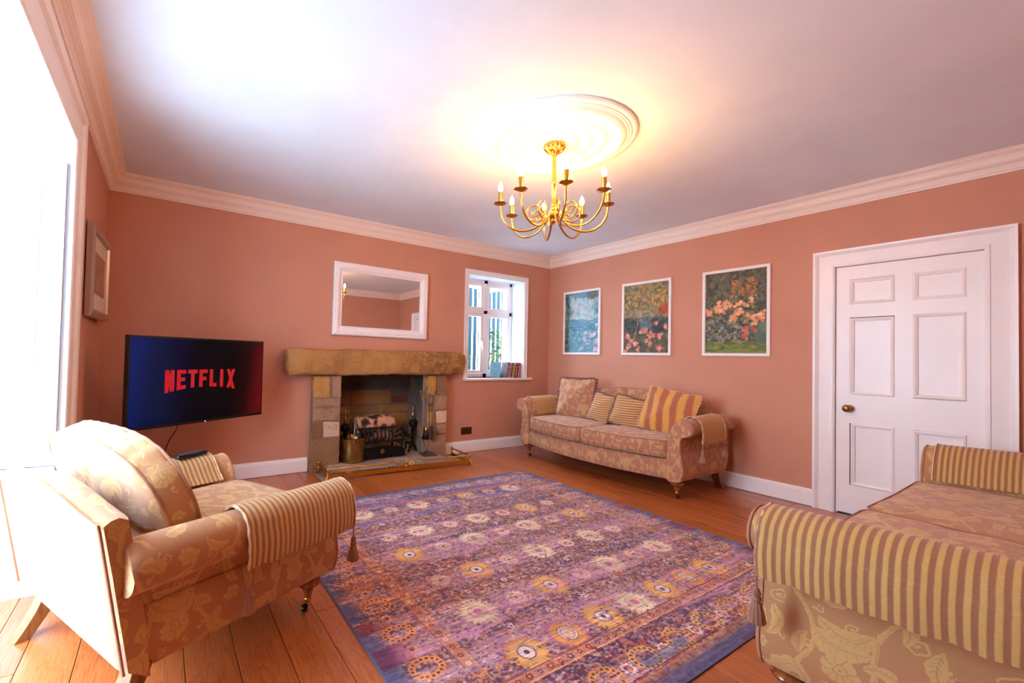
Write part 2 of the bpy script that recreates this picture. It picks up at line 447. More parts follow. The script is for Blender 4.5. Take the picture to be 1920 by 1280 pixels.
def wood_floor():
    t = NT('pine_floorboards'); oi = t.n('ShaderNodeObjectInfo')
    off = t.n('ShaderNodeVectorMath', operation='SCALE'); t.l(oi.outputs['Location'], off.inputs[0]); off.inputs['Scale'].default_value = 3.7
    base = t.n('ShaderNodeTexCoord'); add = t.n('ShaderNodeVectorMath', operation='ADD'); t.l(base.outputs['Object'], add.inputs[0]); t.l(off.outputs[0], add.inputs[1])
    def mp(sc):
        m = t.n('ShaderNodeMapping'); m.inputs['Scale'].default_value = sc; t.l(add.outputs[0], m.inputs['Vector']); return m.outputs['Vector']
    ring = t.noise(mp((9, .55, 9)), 2.2, 3, .5, 1.2)
    lines = t.math('FRACT', t.math('MULTIPLY', ring, 11.0))
    fine = t.noise(mp((160, 3, 160)), 1.0, 4, .6)
    c = t.ramp(lines, [(0, srgb(176, 92, 46)), (.35, srgb(204, 116, 58)), (.75, srgb(208, 122, 62)), (1, srgb(172, 88, 44))])
    c = t.mix(t.math('MULTIPLY', fine, .55), c, srgb(138, 66, 32))
    kn = t.n('ShaderNodeTexVoronoi'); kn.inputs['Scale'].default_value = 1.0; t.l(mp((5.5, 1.6, 5)), kn.inputs['Vector'])
    kf = t.ramp(kn.outputs['Distance'], [(.05, (1, 1, 1, 1)), (.12, (0, 0, 0, 1))])
    c = t.mix(t.math('MULTIPLY', kf, .75), c, srgb(70, 30, 14))
    hs = t.n('ShaderNodeHueSaturation'); t.l(t.math('MULTIPLY_ADD', oi.outputs['Random'], .28, .86), hs.inputs['Value']); t.l(c, hs.inputs['Color'])
    t.set(Base_Color=hs.outputs['Color'], Roughness=t.math('MULTIPLY_ADD', fine, .2, .26), Specular_IOR_Level=.5, Coat_Weight=.45, Coat_Roughness=.22)
    t.bump(t.math('ADD', t.math('MULTIPLY', lines, .25), fine), .12, .003)
    return t.m
M['floor'] = wood_floor()
M['subfloor'] = pbr('dark_subfloor', srgb(28, 16, 10), .9)
def leg_wood(name, c1, c2, rough=.25):
    t = NT(name); g = t.noise(t.coord((20, 20, 2)), 3, 4)
    t.set(Base_Color=t.ramp(g, [(.3, c1), (.7, c2)]), Roughness=rough, Coat_Weight=.3)
    return t.m
M['leg'] = leg_wood('polished_mahogany', srgb(110, 52, 24), srgb(176, 100, 48))
M['leg_light'] = leg_wood('oiled_beech', srgb(104, 64, 32), srgb(160, 108, 58), .4)
def emis(name, col, strength):
    t = NT(name); t.set(Base_Color=(0, 0, 0, 1), Emission_Color=col, Emission_Strength=strength); return t.m
def glass_mat(name='window_glass'):
    t = NT(name); t.t.nodes.remove(t.b)
    tr = t.n('ShaderNodeBsdfTransparent'); gl = t.n('ShaderNodeBsdfGlossy'); gl.inputs['Roughness'].default_value = .02
    tr.inputs['Color'].default_value = (.97, .99, .98, 1)
    fr = t.n('ShaderNodeFresnel'); fr.inputs['IOR'].default_value = 1.45
    gg = t.n('ShaderNodeNewGeometry'); front = t.math('SUBTRACT', 1.0, gg.outputs['Backfacing'])
    mx = t.n('ShaderNodeMixShader'); t.l(t.math('MULTIPLY', fr.outputs[0], front), mx.inputs[0]); t.l(tr.outputs[0], mx.inputs[1]); t.l(gl.outputs[0], mx.inputs[2])
    t.l(mx.outputs[0], t.out.inputs['Surface']); return t.m
M['glass'] = glass_mat()
M['mirror'] = pbr('mirror_silvering', (.86, .84, .82, 1), .01, 1.0)
M['bulb'] = emis('lit_bulb', (1.0, .46, .15, 1), BULB)

# ------------------------------------------------------------------ room shell
RW, RD, RH = 5.0, 4.67, 2.58
# back wall (y>0), openings: fireplace and window_1
WX0, WX1, WZ0, WZ1 = -1.41, -.48, .915, 2.215
FX0, FX1, FZ1, FY = -3.04, -2.03, 1.0, .30
b = BM()
T = .45
box(b, -5.3, FX0, 0, T, -.05, 2.75); box(b, FX0, FX1, 0, T, FZ1, 2.75); box(b, FX1, WX0, 0, T, -.05, 2.75)
box(b, WX0, WX1, 0, T, -.05, WZ0); box(b, WX0, WX1, 0, T, WZ1, 2.75); box(b, WX1, .3, 0, T, -.05, 2.75)
struct('wall_back', b, M['wall'])
DY0, DY1, DZ = -3.908, -3.139, 1.968       # door leaf
b = BM()
box(b, 0, .3, DY1+.012, 0, -.05, 2.75); box(b, 0, .3, -4.97, DY0-.012, -.05, 2.75); box(b, 0, .3, DY0-.012, DY1+.012, DZ+.012, 2.75)
struct('wall_right', b, M['wall'])
OY0, OY1, OZ = -3.0, -1.6, 2.205           # opening in the left wall
b = BM()
box(b, -5.3, -5, OY1+.02, 0, -.05, 2.75); box(b, -5.3, -5, -4.97, OY0-.02, -.05, 2.75); box(b, -5.3, -5, OY0-.02, OY1+.02, OZ+.02, 2.75)
box(b, -5.75, -5.3, OY1+.02, OY1+.3, -.05, 2.75); box(b, -5.75, -5.3, OY0-.3, OY0-.02, -.05, 2.75); box(b, -5.75, -5.3, OY0-.02, OY1+.02, OZ+.02, 2.75)
struct('wall_left', b, M['wall'])
b = BM(); box(b, -5.3, .3, -4.97, -RD, -.05, 2.75); struct('wall_front', b, M['wall'])
b = BM(); box(b, -5.75, .3, -4.97, .45, RH, 2.80); struct('ceiling', b, M['ceil'])

# floor: dark joists' surface below, every board its own piece
b = BM(); box(b, -5.75, .3, -4.97, .05, -.10, -.022); fl = struct('floor', b, M['subfloor'])
planks = {}
def plank(x0, x1, y0, y1):
    w, L = round(x1-x0-.0024, 4), round(y1-y0-.003, 4)
    b = BM(); box(b, -w/2, w/2, -L/2, L/2, -.0215, 0, bev=.0012)
    o = obj('plank', b, M['floor'], fl); o.location = ((x0+x1)/2, (y0+y1)/2, -random.random()*.0008)
    return o
x = -5.628; k = 0
rr = random.Random(3)
while x < -.001:
    x1 = min(x+.172, 0) if k != 3 else x+.172
    ya, yb = (-RD, 0) if x >= -5.001 else ((OY0, OY1) if x1 <= -4.95 else (-RD, 0))
    if x < -5.0 and x1 > -5.0:
        x1 = -5.0
    cuts = [ya]
    y = ya+rr.uniform(1.2, 3.2)
    while y < yb-.6:
        cuts.append(y); y += rr.uniform(2.2, 3.4)
    cuts.append(yb)
    for a_, b_ in zip(cuts, cuts[1:]): plank(x, x1, a_, b_)
    x = x1; k += 1

# cornice (mitred) and baseboards
COR = [(.0, 2.45), (.013, 2.45), (.015, 2.460), (.024, 2.465), (.029, 2.478), (.040, 2.496), (.056, 2.508), (.060, 2.509), (.061, 2.516), (.068, 2.518),
       (.072, 2.532), (.083, 2.549), (.100, 2.561), (.108, 2.563), (.110, 2.571), (.120, 2.573), (.123, 2.579), (.123, 2.581), (0, 2.581)]
BAS = [(0, 0.004), (.020, 0.004), (.020, .112), (.016, .118), (.016, .124), (.009, .132), (.007, .140), (0, .141)]
def run(name, prof, A, B, n, mitA, mitB, m):
    A, B, n = Vector(A), Vector(B), Vector(n); d = (B-A).normalized()
    s0 = [A+n*p[0]+d*(p[0]*mitA)+Vector((0, 0, p[1])) for p in prof]
    s1 = [B+n*p[0]-d*(p[0]*mitB)+Vector((0, 0, p[1])) for p in prof]
    b = BM(); loft(b, [s0, s1]); return struct(name, b, m)
run('trim_1', COR, (-5, 0, 0), (0, 0, 0), (0, -1, 0), 1, 1, M['trim'])
run('trim_2', COR, (0, 0, 0), (0, -RD, 0), (-1, 0, 0), 1, 1, M['trim'])
run('trim_3', COR, (-5, -RD, 0), (-5, 0, 0), (1, 0, 0), 1, 1, M['trim'])
run('trim_4', COR, (0, -RD, 0), (-5, -RD, 0), (0, 1, 0), 1, 1, M['trim'])
run('baseboard_back', BAS, (-5, 0, 0), (-3.345, 0, 0), (0, -1, 0), 1, 0, M['white'])
o = run('baseboard_back', BAS, (-1.735, 0, 0), (0, 0, 0), (0, -1, 0), 0, 1, M['white'])
run('baseboard_right', BAS, (0, 0, 0), (0, -3.003, 0), (-1, 0, 0), 1, 0, M['white'])
run('baseboard_right', BAS, (0, -4.04, 0), (0, -RD, 0), (-1, 0, 0), 0, 1, M['white'])
run('baseboard_left', BAS, (-5, -1.40, 0), (-5, 0, 0), (1, 0, 0), 0, 1, M['white'])
run('baseboard_left', BAS, (-5, -RD, 0), (-5, -3.205, 0), (1, 0, 0), 1, 0, M['white'])
run('baseboard_front', BAS, (0, -RD, 0), (-5, -RD, 0), (0, 1, 0), 1, 1, M['white'])

# ---- casing: a moulded architrave swept round an opening in a wall plane
CAS = [(0, 0), (0, .020), (.010, .026), (.022, .026), (.026, .018), (.10, .016), (.106, .022), (.122, .034), (.137, .036), (.137, 0)]
def casing(name, pts, nrm, prof, m, parent=None, closed=False):
    """pts: inner edge polyline (3D) in the wall plane; profile (outward offset, proud)."""
    P = [Vector(p) for p in pts]; nrm = Vector(nrm); n = len(P); secs = []
    for i in range(n):
        def nd(a, b): return (b-a).normalized().cross(nrm)
        if closed: n1, n2 = nd(P[i-1], P[i]), nd(P[i], P[(i+1) % n])
        elif i == 0: n1 = n2 = nd(P[0], P[1])
        elif i == n-1: n1 = n2 = nd(P[-2], P[-1])
        else: n1, n2 = nd(P[i-1], P[i]), nd(P[i], P[i+1])
        h = (n1+n2).normalized(); h = h/max(h.dot(n1), .2)
        secs.append([P[i]+h*u+nrm*v for (u, v) in prof])
    b = BM(); loft(b, secs, loop=closed, caps=not closed)
    if parent is None: return struct(name, b, m)
    return obj(name, b, m, parent)

# ---- door_1
dr = bpy.data.objects.new('door_1', None); COL.objects.link(dr); dr['kind'] = 'structure'
casing('architrave', [(0, DY0, 0), (0, DY0, DZ), (0, DY1, DZ), (0, DY1, 0)], (-1, 0, 0), CAS, M['white'], dr)
b = BM()   # jamb lining
box(b, 0.001, .12, DY0-.012, DY0-.001, 0, DZ+.012); box(b, 0.001, .12, DY1+.001, DY1+.012, 0, DZ+.012); box(b, 0.001, .12, DY0-.012, DY1+.012, DZ+.003, DZ+.012)
obj('jamb', b, M['white'], dr)
pans = [(-3.479, -3.222, 1.662, 1.859), (-3.827, -3.573, 1.662, 1.864), (-3.479, -3.226, .947, 1.552), (-3.827, -3.573, .951, 1.563),
        (-3.480, -3.232, .236, .722), (-3.826, -3.573, .236, .72)]
b = BM(); XF, XB = .006, .046
ys = [DY0+.003, -3.827, -3.573, -3.479, -3.225, DY1-.003]; 
box(b, XF, XB, ys[0], ys[1], .012, DZ-.003); box(b, XF, XB, ys[2], ys[3], .012, DZ-.003); box(b, XF, XB, ys[4], ys[5], .012, DZ-.003)
for (a, c) in ((ys[1], ys[2]), (ys[3], ys[4])):
    for (z0, z1) in ((.012, .236), (.721, .949), (1.557, 1.662), (1.861, DZ-.003)): box(b, XF, XB, a, c, z0, z1)
obj('door_leaf', b, M['white'], dr)
PM = [(0, 0), (-.004, .006), (-.012, .008), (-.016, .004), (-.024, .002), (-.026, -.010), (0, -.012)]
for (y0, y1, z0, z1) in pans:
    b = BM(); box(b, XF+.013, XF+.022, y0, y1, z0, z1); p = obj('door_panel', b, M['white'], dr)
    casing('panel_moulding', [(XF, y0, z0), (XF, y0, z1), (XF, y1, z1), (XF, y1, z0)], (-1, 0, 0), [(u, v-.001) for (u, v) in PM], M['white'], p, closed=True)
b = BM(); lathe(b, [(.0, -.0), (.026, -.0), (.026, .006), (.012, .010), (.010, .028), (.014, .034), (.026, .044), (.030, .056), (.026, .068), (.014, .075), (.0, .077)], 24,
                M=Matrix.Translation((XF, -3.222, .838)) @ Matrix.Rotation(-PI/2, 4, 'Y'))
obj('door_knob', b, M['brass_old'], dr, smooth=True, label='round brass door knob')
for z in (.35, 1.80):
    b = BM(); box(b, -.004, .02, DY0-.004, DY0+.006, z-.045, z+.045); tube(b, [(-.006, DY0, z-.045), (-.006, DY0, z+.045)], .006)
    obj('hinge', b, M['brass_old'] if z < 0 else M['white'], dr)
b = BM(); box(b, .15, .3, -3.92, -3.13, 0, 1.98); struct('wall_right_passage', b, M['subfloor'])

# ---- window_1 (small casement in the back wall)
w1 = bpy.data.objects.new('window_1', None); COL.objects.link(w1); w1['kind'] = 'structure'
CW = [(0, 0), (0, .014), (.008, .018), (.040, .018), (.050, .024), (.055, .024), (.055, 0)]
casing('architrave', [(WX1, 0, WZ0), (WX1, 0, WZ1), (WX0, 0, WZ1), (WX0, 0, WZ0)], (0, -1, 0), CW, M['white'], w1)
b = BM(); box(b, WX0-.055, -.335, -.045, .27, WZ0-.03, WZ0, bev=.006); obj('window_sill', b, M['white'], w1)
WY = .262
b = BM()   # plaster reveals
box(b, WX1-.006, WX1, 0, WY, WZ0, WZ1); box(b, WX0, WX0+.006, 0, WY, WZ0, WZ1); box(b, WX0, WX1, 0, WY, WZ1-.006, WZ1)
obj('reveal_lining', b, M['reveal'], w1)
XM = (WX0+WX1)/2
b = BM()
box(b, WX0, WX0+.045, WY-.02, WY+.06, WZ0, WZ1); box(b, WX1-.045, WX1, WY-.02, WY+.06, WZ0, WZ1)
box(b, WX0, WX1, WY-.02, WY+.06, WZ0, WZ0+.045); box(b, WX0, WX1, WY-.02, WY+.06, WZ1-.045, WZ1)
box(b, XM-.03, XM+.03, WY-.02, WY+.06, WZ0, WZ1); box(b, WX0, WX1, WY-.02, WY+.06, 1.762, 1.805)
obj('window_frame', b, M['white'], w1)
for (xa, xb) in ((WX0+.045, XM-.03), (XM+.03, WX1-.045)):
    for (za, zb) in ((WZ0+.045, 1.762), (1.805, WZ1-.045)):
        c = .042; b = BM()
        box(b, xa+.002, xa+c, WY-.012, WY+.03, za+.002, zb-.002); box(b, xb-c, xb-.002, WY-.012, WY+.03, za+.002, zb-.002)
        box(b, xa+c, xb-c, WY-.012, WY+.03, za+.002, za+c); box(b, xa+c, xb-c, WY-.012, WY+.03, zb-c, zb-.002)
        s = obj('casement', b, M['white'], w1)
        b = BM(); box(b, xa+c-.004, xb-c+.004, WY+.006, WY+.011, za+c-.004, zb-c+.004); obj('pane', b, M['glass'], s)
b = BM(); box(b, XM-.062, XM-.046, WY-.026, WY-.012, 1.33, 1.40, bev=.002); tube(b, [(XM-.054, WY-.03, 1.38), (XM-.056, WY-.045, 1.36), (XM-.054, WY-.045, 1.28)], .007)
obj('window_catch', b, M['white'], w1, smooth=True)

# ---- window_2: deep recess with panelled reveals in the left wall
w2 = bpy.data.objects.new('window_2', None); COL.objects.link(w2); w2['kind'] = 'structure'
CAL = [(0, 0), (0, .018), (.012, .024), (.10, .020), (.13, .022), (.15, .034), (.20, .036), (.20, 0)]
casing('architrave', [(-5, OY1, 0), (-5, OY1, OZ), (-5, OY0, OZ), (-5, OY0, 0)], (1, 0, 0), [(u*.98, v) for u, v in CAL], M['trim'], w2)
XO = -5.62
b = BM()
box(b, XO, -5, OY0, OY1, OZ, OZ+.018); box(b, XO, -5, OY1, OY1+.018, 0, OZ); box(b, XO, -5, OY0-.018, OY0, 0, OZ)
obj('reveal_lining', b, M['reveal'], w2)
for side, yy, s in ((0, OY1, -1), (1, OY0, 1)):
    def yb_(a, c): return (min(yy+s*a, yy+s*c), max(yy+s*a, yy+s*c))
    y0, y1 = yb_(.004, .024); y0b, y1b = yb_(.004, .014)
    b = BM(); X0, X1 = XO+.05, -5.012
    for (z0, z1) in ((.0, .60), (.606, 2.078)):
        zs = [z0, z0+.085] + ([1.29, 1.385] if z1 > 1 else []) + [z1-.095, z1]
        box(b, X1-.085, X1, y0, y1, z0, z1); box(b, X0, X0+.085, y0, y1, z0, z1)
        for k in range(0, len(zs), 2): box(b, X0+.085, X1-.085, y0, y1, zs[k], zs[k+1])
        box(b, X0+.08, X1-.08, y0b, y1b, z0, z1)
        for k in range(1, len(zs)-1, 2):
            za, zb2 = zs[k], zs[k+1]
            yf = y0 if s < 0 else y1
            P = [(X0+.085, yf, za), (X0+.085, yf, zb2), (X1-.085, yf, zb2), (X1-.085, yf, za)]
            if s > 0: P = P[::-1]
            n = Vector((0, s, 0)); 
            bb = BM(); 
            pr_ = [(0, -.002), (-.006, .005), (-.014, .006), (-.020, -.002), (-.022, -.012), (0, -.012)]
            Pv = [Vector(p) for p in P]; secs = []
            ctr = sum(Pv, Vector())/4
            for i in range(4):
                h = Vector((1 if Pv[i].x < ctr.x else -1, 0, 1 if Pv[i].z < ctr.z else -1))
                secs.append([Pv[i]-h*u+n*v for (u, v) in pr_])
            loft(bb, secs, loop=True, caps=False); obj('panel_moulding', bb, M['reveal'], w2)
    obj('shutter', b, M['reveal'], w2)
b = BM(); c = .06
for (a, c2, z0, z1) in ((OY0, OY0+c, 0, OZ), (OY1-c, OY1, 0, OZ), (OY0, OY1, OZ-c, OZ), (OY0, OY1, .06, .14), (OY0, OY1, 1.12, 1.16), (-2.32, -2.28, .1, OZ)):
    box(b, XO, XO+.05, a, c2, z0, z1)
obj('window_frame', b, M['white'], w2)
b = BM(); box(b, XO, XO+.06, OY0, OY1, 0, .10); obj('apron_panel', b, M['reveal'], w2)
for (ya, yb) in ((OY0+c, -2.32), (-2.28, OY1-c)):
    for (za, zb) in ((.14, 1.12), (1.16, OZ-c)):
        b = BM(); box(b, XO+.02, XO+.025, ya-.004, yb+.004, za-.004, zb+.004); obj('pane', b, M['glass'], w2)

# ---- outside: ground, railings, shrubs
b = BM(); box(b, -40, 40, .46, 40, -.6, -.5); box(b, -40, -5.76, -40, .46, -.6, -.2); struct('ground_outside', b, pbr('pale_paving', srgb(214, 216, 218), .9, var=.1))
rl = thing('railing', 'dark teal vertical bar railing outside the small window', 'railing', (-.4, 1.45, 0))
bt = pbr('teal_painted_metal', (.006, .024, .036, 1), .6, spec=.1)
for k in range(30):
    b = BM(); x = -1.35+k*.100; box(b, x, x+.056, -.015, .015, -.5, 2.30+.03*math.sin(k), bev=.004); obj('railing_bar', b, bt, rl)
for z in (.2, 2.0):
    b = BM(); box(b, -1.4, 1.65, .016, .03, z, z+.02); obj('rail', b, bt, rl)
def shrub(name, label, loc, w, h, n, seed, mat):
    r = random.Random(seed); b = BM()
    for i in range(n):
        a = r.uniform(0, 2*PI); q = r.random()**.6*w; z = r.random()**.8*h; k = 1-.5*z/h
        c = Vector((q*k*math.cos(a), q*k*.35*math.sin(a), z)); s = r.uniform(.018, .04)
        R = Euler((r.uniform(-1, 1), r.uniform(-1, 1), r.uniform(0, 6))).to_matrix()
        pts = [c+R @ Vector(p)*s for p in ((-1, 0, 0), (-.3, .45, .1), (.5, .4, 0), (1, 0, -.2), (.5, -.4, 0), (-.3, -.45, .1))]
        b.faces.new([b.verts.new(p) for p in pts])
    o = thing(name, label, 'shrub', loc)
    obj('foliage', b, mat, o, kind='stuff')
    b = BM()
    for i in range(7): tube(b, [(r.uniform(-.1, .1)*w, 0, 0), (r.uniform(-.5, .5)*w, 0, h*.5), (r.uniform(-.7, .7)*w, 0, h*.85)], .006, 5)
    obj('stem', b, M['leg'], o)
lf = pbr('green_leaves', (.035, .085, .018, 1), .8, var=.5, vscale=8, spec=.05)
shrub('shrub', 'leafy green climber low against the railing in the left light of the window', (-.62, 1.25, -.5), .35, 1.75, 500, 2, lf)
shrub('shrub', 'taller green climber on the railing behind the leaning books', (.12, 1.25, -.5), .42, 2.15, 900, 5, lf)

# ------------------------------------------------------------------ fireplace
def rough_stone(x0, x1, y0, y1, z0, z1, seed, amp=.006, cell=.05):
    """one hewn stone: a subdivided block with uneven faces and rounded arrises"""
    r = random.Random(seed); b = BM()
    nx, ny, nz = (max(2, min(26, int((q1-q0)/cell))) for q0, q1 in ((x0, x1), (y0, y1), (z0, z1)))
    cx, cy, cz = (x0+x1)/2, (y0+y1)/2, (z0+z1)/2
    V = {}
    from mathutils import noise as N
    off = Vector((r.uniform(-9, 9), r.uniform(-9, 9), r.uniform(-9, 9)))
    def v(i, j, k):
        if (i, j, k) in V: return V[(i, j, k)]
        p = Vector((x0+(x1-x0)*i/nx, y0+(y1-y0)*j/ny, z0+(z1-z0)*k/nz))
        e = (i in (0, nx))+(j in (0, ny))+(k in (0, nz))
        d = Vector(((-1 if i == 0 else 1 if i == nx else 0), (-1 if j == 0 else 1 if j == ny else 0), (-1 if k == 0 else 1 if k == nz else 0)))
        q = p-d*(amp*(.9 if e > 1 else 0))
        q += d*(N.noise(p*7+off)*amp*1.3)-d*amp*.4
        V[(i, j, k)] = b.verts.new(q); return V[(i, j, k)]
    for i in range(nx):
        for j in range(ny):
            for k in (0, nz): b.faces.new((v(i, j, k), v(i+1, j, k), v(i+1, j+1, k), v(i, j+1, k)))
    for i in range(nx):
        for k in range(nz):
            for j in (0, ny): b.faces.new((v(i, j, k), v(i+1, j, k), v(i+1, j, k+1), v(i, j, k+1)))
    for j in range(ny):
        for k in range(nz):
            for i in (0, nx): b.faces.new((v(i, j, k), v(i, j+1, k), v(i, j+1, k+1), v(i, j, k+1)))
    return b
fp = thing('fireplace', 'rough sandstone fireplace with a long hewn lintel on two stone piers', 'fireplace', (-2.54, 0, 0))
FO = Vector((-2.54, 0, 0))
sd = [100]
def st(name, x0, x1, y0, y1, z0, z1, m, amp=.006, cell=.05, parent=None, label=None):
    sd[0] += 1
    cx, cy, cz = (x0+x1)/2, (y0+y1)/2, (z0+z1)/2
    b = rough_stone(x0-cx, x1-cx, y0-cy, y1-cy, z0-cz, z1-cz, sd[0], amp, cell)
    o = obj(name, b, m, parent or fp, smooth=40, label=label); o.location = Vector((cx, cy, cz))-FO
    return o
# lintel: uneven long block, bottom z .957, top 1.215..1.232
b = rough_stone(-1.015, 1.045, -.17, 0, -.135, .135, 5, .012, .035)
from mathutils import noise as MN
for v in b.verts:
    p = v.co
    v.co.z += .006*p.x + .007*MN.noise(Vector((p.x*4, 3, p.z*3)))*(1 if p.z > 0 else .6)
    v.co.y += .012*MN.noise(Vector((p.x*3, p.z*6, 1))) if p.y < -.02 else 0
    if p.x < -.96: v.co.x += .05*abs(p.z+.135)/.27*-.4+.02*MN.noise(Vector((p.z*14, p.y*6, 0)))
    if p.x > .9:
        q = (p.x-.9)/.115; v.co.z *= 1-.07*q
o = obj('lintel', b, M['lintel'], fp, smooth=40, label='golden hewn stone lintel pitted with brown on its right half')
o.location = Vector((-2.575, 0, 1.092))-FO
PY = -.10
g = .008
def pier(rows, x0, x1, mlist):
    z = .0
    for (h, cells) in rows:
        tot = sum(c[0] for c in cells); xx = x0
        for (w, m) in cells:
            wx = (x1-x0)*w/tot
            st('stone', xx+g/2, xx+wx-g/2, PY+random.uniform(-.008, .006), -.001, z+g/2, z+h-g/2, M[m])
            xx += wx
        z += h
L0, L1, R0, R1 = -3.335, -3.040, -2.030, -1.75
# left pier, bottom to top (heights sum to .957)
pier([(.33, [(1, 'stone_brown')]), (.17, [(.36, 'stone_brown'), (.64, 'stone_pale')]), (.14, [(1, 'stone_pink')]), (.09, [(1, 'stone_pink')]),
      (.227, [(.62, 'stone_gold'), (.38, 'stone_pink')])], L0, L1, None)
pier([(.27, [(1, 'stone_pink')]), (.12, [(.45, 'stone_pink'), (.55, 'stone_pink')]), (.16, [(.4, 'stone_gold'), (.6, 'stone_pale')]), (.17, [(1, 'stone_pink')]),
      (.237, [(.45, 'stone_gold'), (.55, 'stone_brown')])], R0, R1, None)
for (xa, xb) in ((L0, L1), (R0, R1)):
    b = BM(); box(b, xa+.006, xb-.006, PY+.017, -.002, 0, .955)
    for v in b.verts: v.co -= FO
    obj('mortar', b, M['mortar'], fp)
# back and side walls of the opening
b = BM(); box(b, FX0-.02, FX1+.02, FY+.012, FY+.08, 0, 1.2); box(b, FX1-.012, FX1-.0005, .002, FY, 0, .97); box(b, FX0+.0005, FX0+.012, .002, FY, 0, .97)
for v in b.verts: v.co -= FO
obj('back_mortar', b, M['soot_grey'], fp)
rowsb = [(.0, .16, [(.5, 'soot_brown'), (.5, 'soot_brown')]), (.16, .33, [(.35, 'soot_brown'), (.35, 'soot_brown'), (.3, 'soot_brown')]),
         (.33, .50, [(.3, 'soot_brown'), (.34, 'soot_gold'), (.36, 'soot_gold')]), (.50, .60, [(.26, 'soot_gold'), (.3, 'soot_brown'), (.44, 'soot_gold')]),
         (.60, .78, [(.26, 'soot_brown'), (.48, 'soot_gold'), (.22, None), (.04, 'soot_brown')]), (.78, .99, [(.4, 'soot_grey'), (.2, 'soot_grey'), (.4, 'soot_grey')])]
for (z0, z1, cells) in rowsb:
    xx = FX0-.01
    for (w, m) in cells:
        wx = (FX1-FX0+.02)*w
        if m is None:
            st('brick', xx+g/2, xx+wx-g/2, FY, FY+.07, z0+.005, z0+.095, M['soot_brick'], .004, label='dark red brick')
            st('brick', xx+g/2, xx+wx-g/2, FY+.02, FY+.08, z0+.10, z1-.005, M['soot_grey'], .004)
        else: st('stone', xx+g/2, xx+wx-g/2, FY, FY+.07, z0+g/2, z1-g/2, M[m], .006)
        xx += wx
# side walls of the opening: stones laid back into the wall
for (xa, xb, mm) in ((FX0+.001, FX0+.028, ('soot_brown', 'soot_brown', 'soot_gold', 'soot_brown')), (FX1-.028, FX1-.001, ('soot_grey', 'soot_brown', 'soot_grey', 'soot_grey'))):
    z = .0
    for k, h in enumerate((.24, .16, .20, .14, .215)):
        y = 0.0
        for q, dpt in enumerate(((.17, .125), (.10, .195), (.20, .095), (.13, .165), (.15, .145))[k]):
            st('stone', xa, xb, y+.003, y+dpt-.003, z+.004, z+h-.004, M[mm[(k+q) % 4]], .005); y += dpt
        z += h
# hearth slabs
b = rough_stone(-.80, .80, -.26, .26, -.03, .03, 77, .004, .08)
o = obj('hearth_slab', b, M['stone_grey'], fp, smooth=40, label='raised grey stone hearth slab'); o.location = Vector((-2.55, -.02+.0, .031))-FO
o.scale = (.82, 1.22, 1)
b = rough_stone(-.80, .80, -.215, .05, -.006, .006, 78, .002, .09)
o = obj('hearth_kerb', b, M['stone_grey'], fp, smooth=40); o.location = Vector((-2.53, -.22, .0075))-FO; o.scale = (.99, 1, 1)

# fender: brass kerb with rail, knobs and scrollwork
fe = thing('fender', 'low brass fender with a round rail and scrollwork round the hearth', 'fender', (-2.5, -.44, .0))
A, B_ = Vector((-3.262, -.405, 0)), Vector((-1.725, -.525, 0)); A2, B2 = Vector((-3.262, -.112, 0)), Vector((-1.690, -.125, 0))
FEO = Vector((-2.5, -.44, 0))
def fpart(name, b, m='brass', smooth=True, label=None):
    for v in b.verts: v.co -= FEO
    return obj(name, b, M[m], fe, smooth=smooth, label=label)
def bar(b, P, Q, w, z0, z1):
    d = (Q-P).normalized(); n = Vector((-d.y, d.x, 0))*w/2
    c = [P-n, Q-n, Q+n, P+n]
    vs0 = [b.verts.new(p+Vector((0, 0, z0))) for p in c]; vs1 = [b.verts.new(p+Vector((0, 0, z1))) for p in c]
    b.faces.new(vs0); b.faces.new(vs1)
    for i in range(4): b.faces.new((vs0[i], vs0[(i+1) % 4], vs1[(i+1) % 4], vs1[i]))
b = BM(); bar(b, A, B_, .020, .018, .052); bar(b, A+Vector((0, -.004, 0)), B_+Vector((0, -.004, 0)), .034, .016, .024); bar(b, A, B_, .030, .048, .056); fpart('front_plate', b, smooth=False)
b = BM(); bar(b, A, A2, .016, .018, .052); bar(b, A, A2, .026, .048, .055); fpart('side_plate', b, smooth=False)
b = BM(); bar(b, B_, B2, .016, .018, .052); bar(b, B_, B2, .026, .048, .055); fpart('side_plate', b, smooth=False)
zr = .098
mid = (A+B_)/2; dd = (B_-A).normalized()
g0, g1 = mid-dd*.19+Vector((.0, 0, 0)), mid+dd*.21
gc = mid+dd*.02
Z = lambda p, z: Vector((p.x, p.y, z))
for (p, q) in ((A, g0), (g1, B_), (A, A2), (B_, B2)):
    b = BM(); tube(b, [Z(p, zr), Z(q, zr)], .0075, 10); fpart('rail', b)
for p in (A, B_, A2, B2):
    b = BM()
    lathe(b, [(0, .0), (.020, 0), (.022, .008), (.012, .016), (.009, .03), (.014, .045), (.009, .055), (.007, .075), (.010, .083), (.008, .086)], 14, c=(p.x, p.y, .0))
    lathe(b, [(0, -.017), (.010, -.013), (.016, -.004), (.016, .004), (.010, .013), (.004, .016), (.002, .022), (0, .023)], 16, c=(p.x, p.y, zr+.002))
    fpart('knob_post', b)
for p, s in ((A, -1), (B_, 1)):   # splayed feet at the front corners
    b = BM()
    for a in (-.5, .0, .5):
        q = p+Vector((s*.022*math.cos(a)+.0, -.028*math.cos(a*2)+.03*math.sin(a), 0))
        tube(b, [Z(p, .05), Z(p.lerp(q, .6), .035), Z(q, .004)], [.006, .008, .009], 8)
    fpart('foot', b)
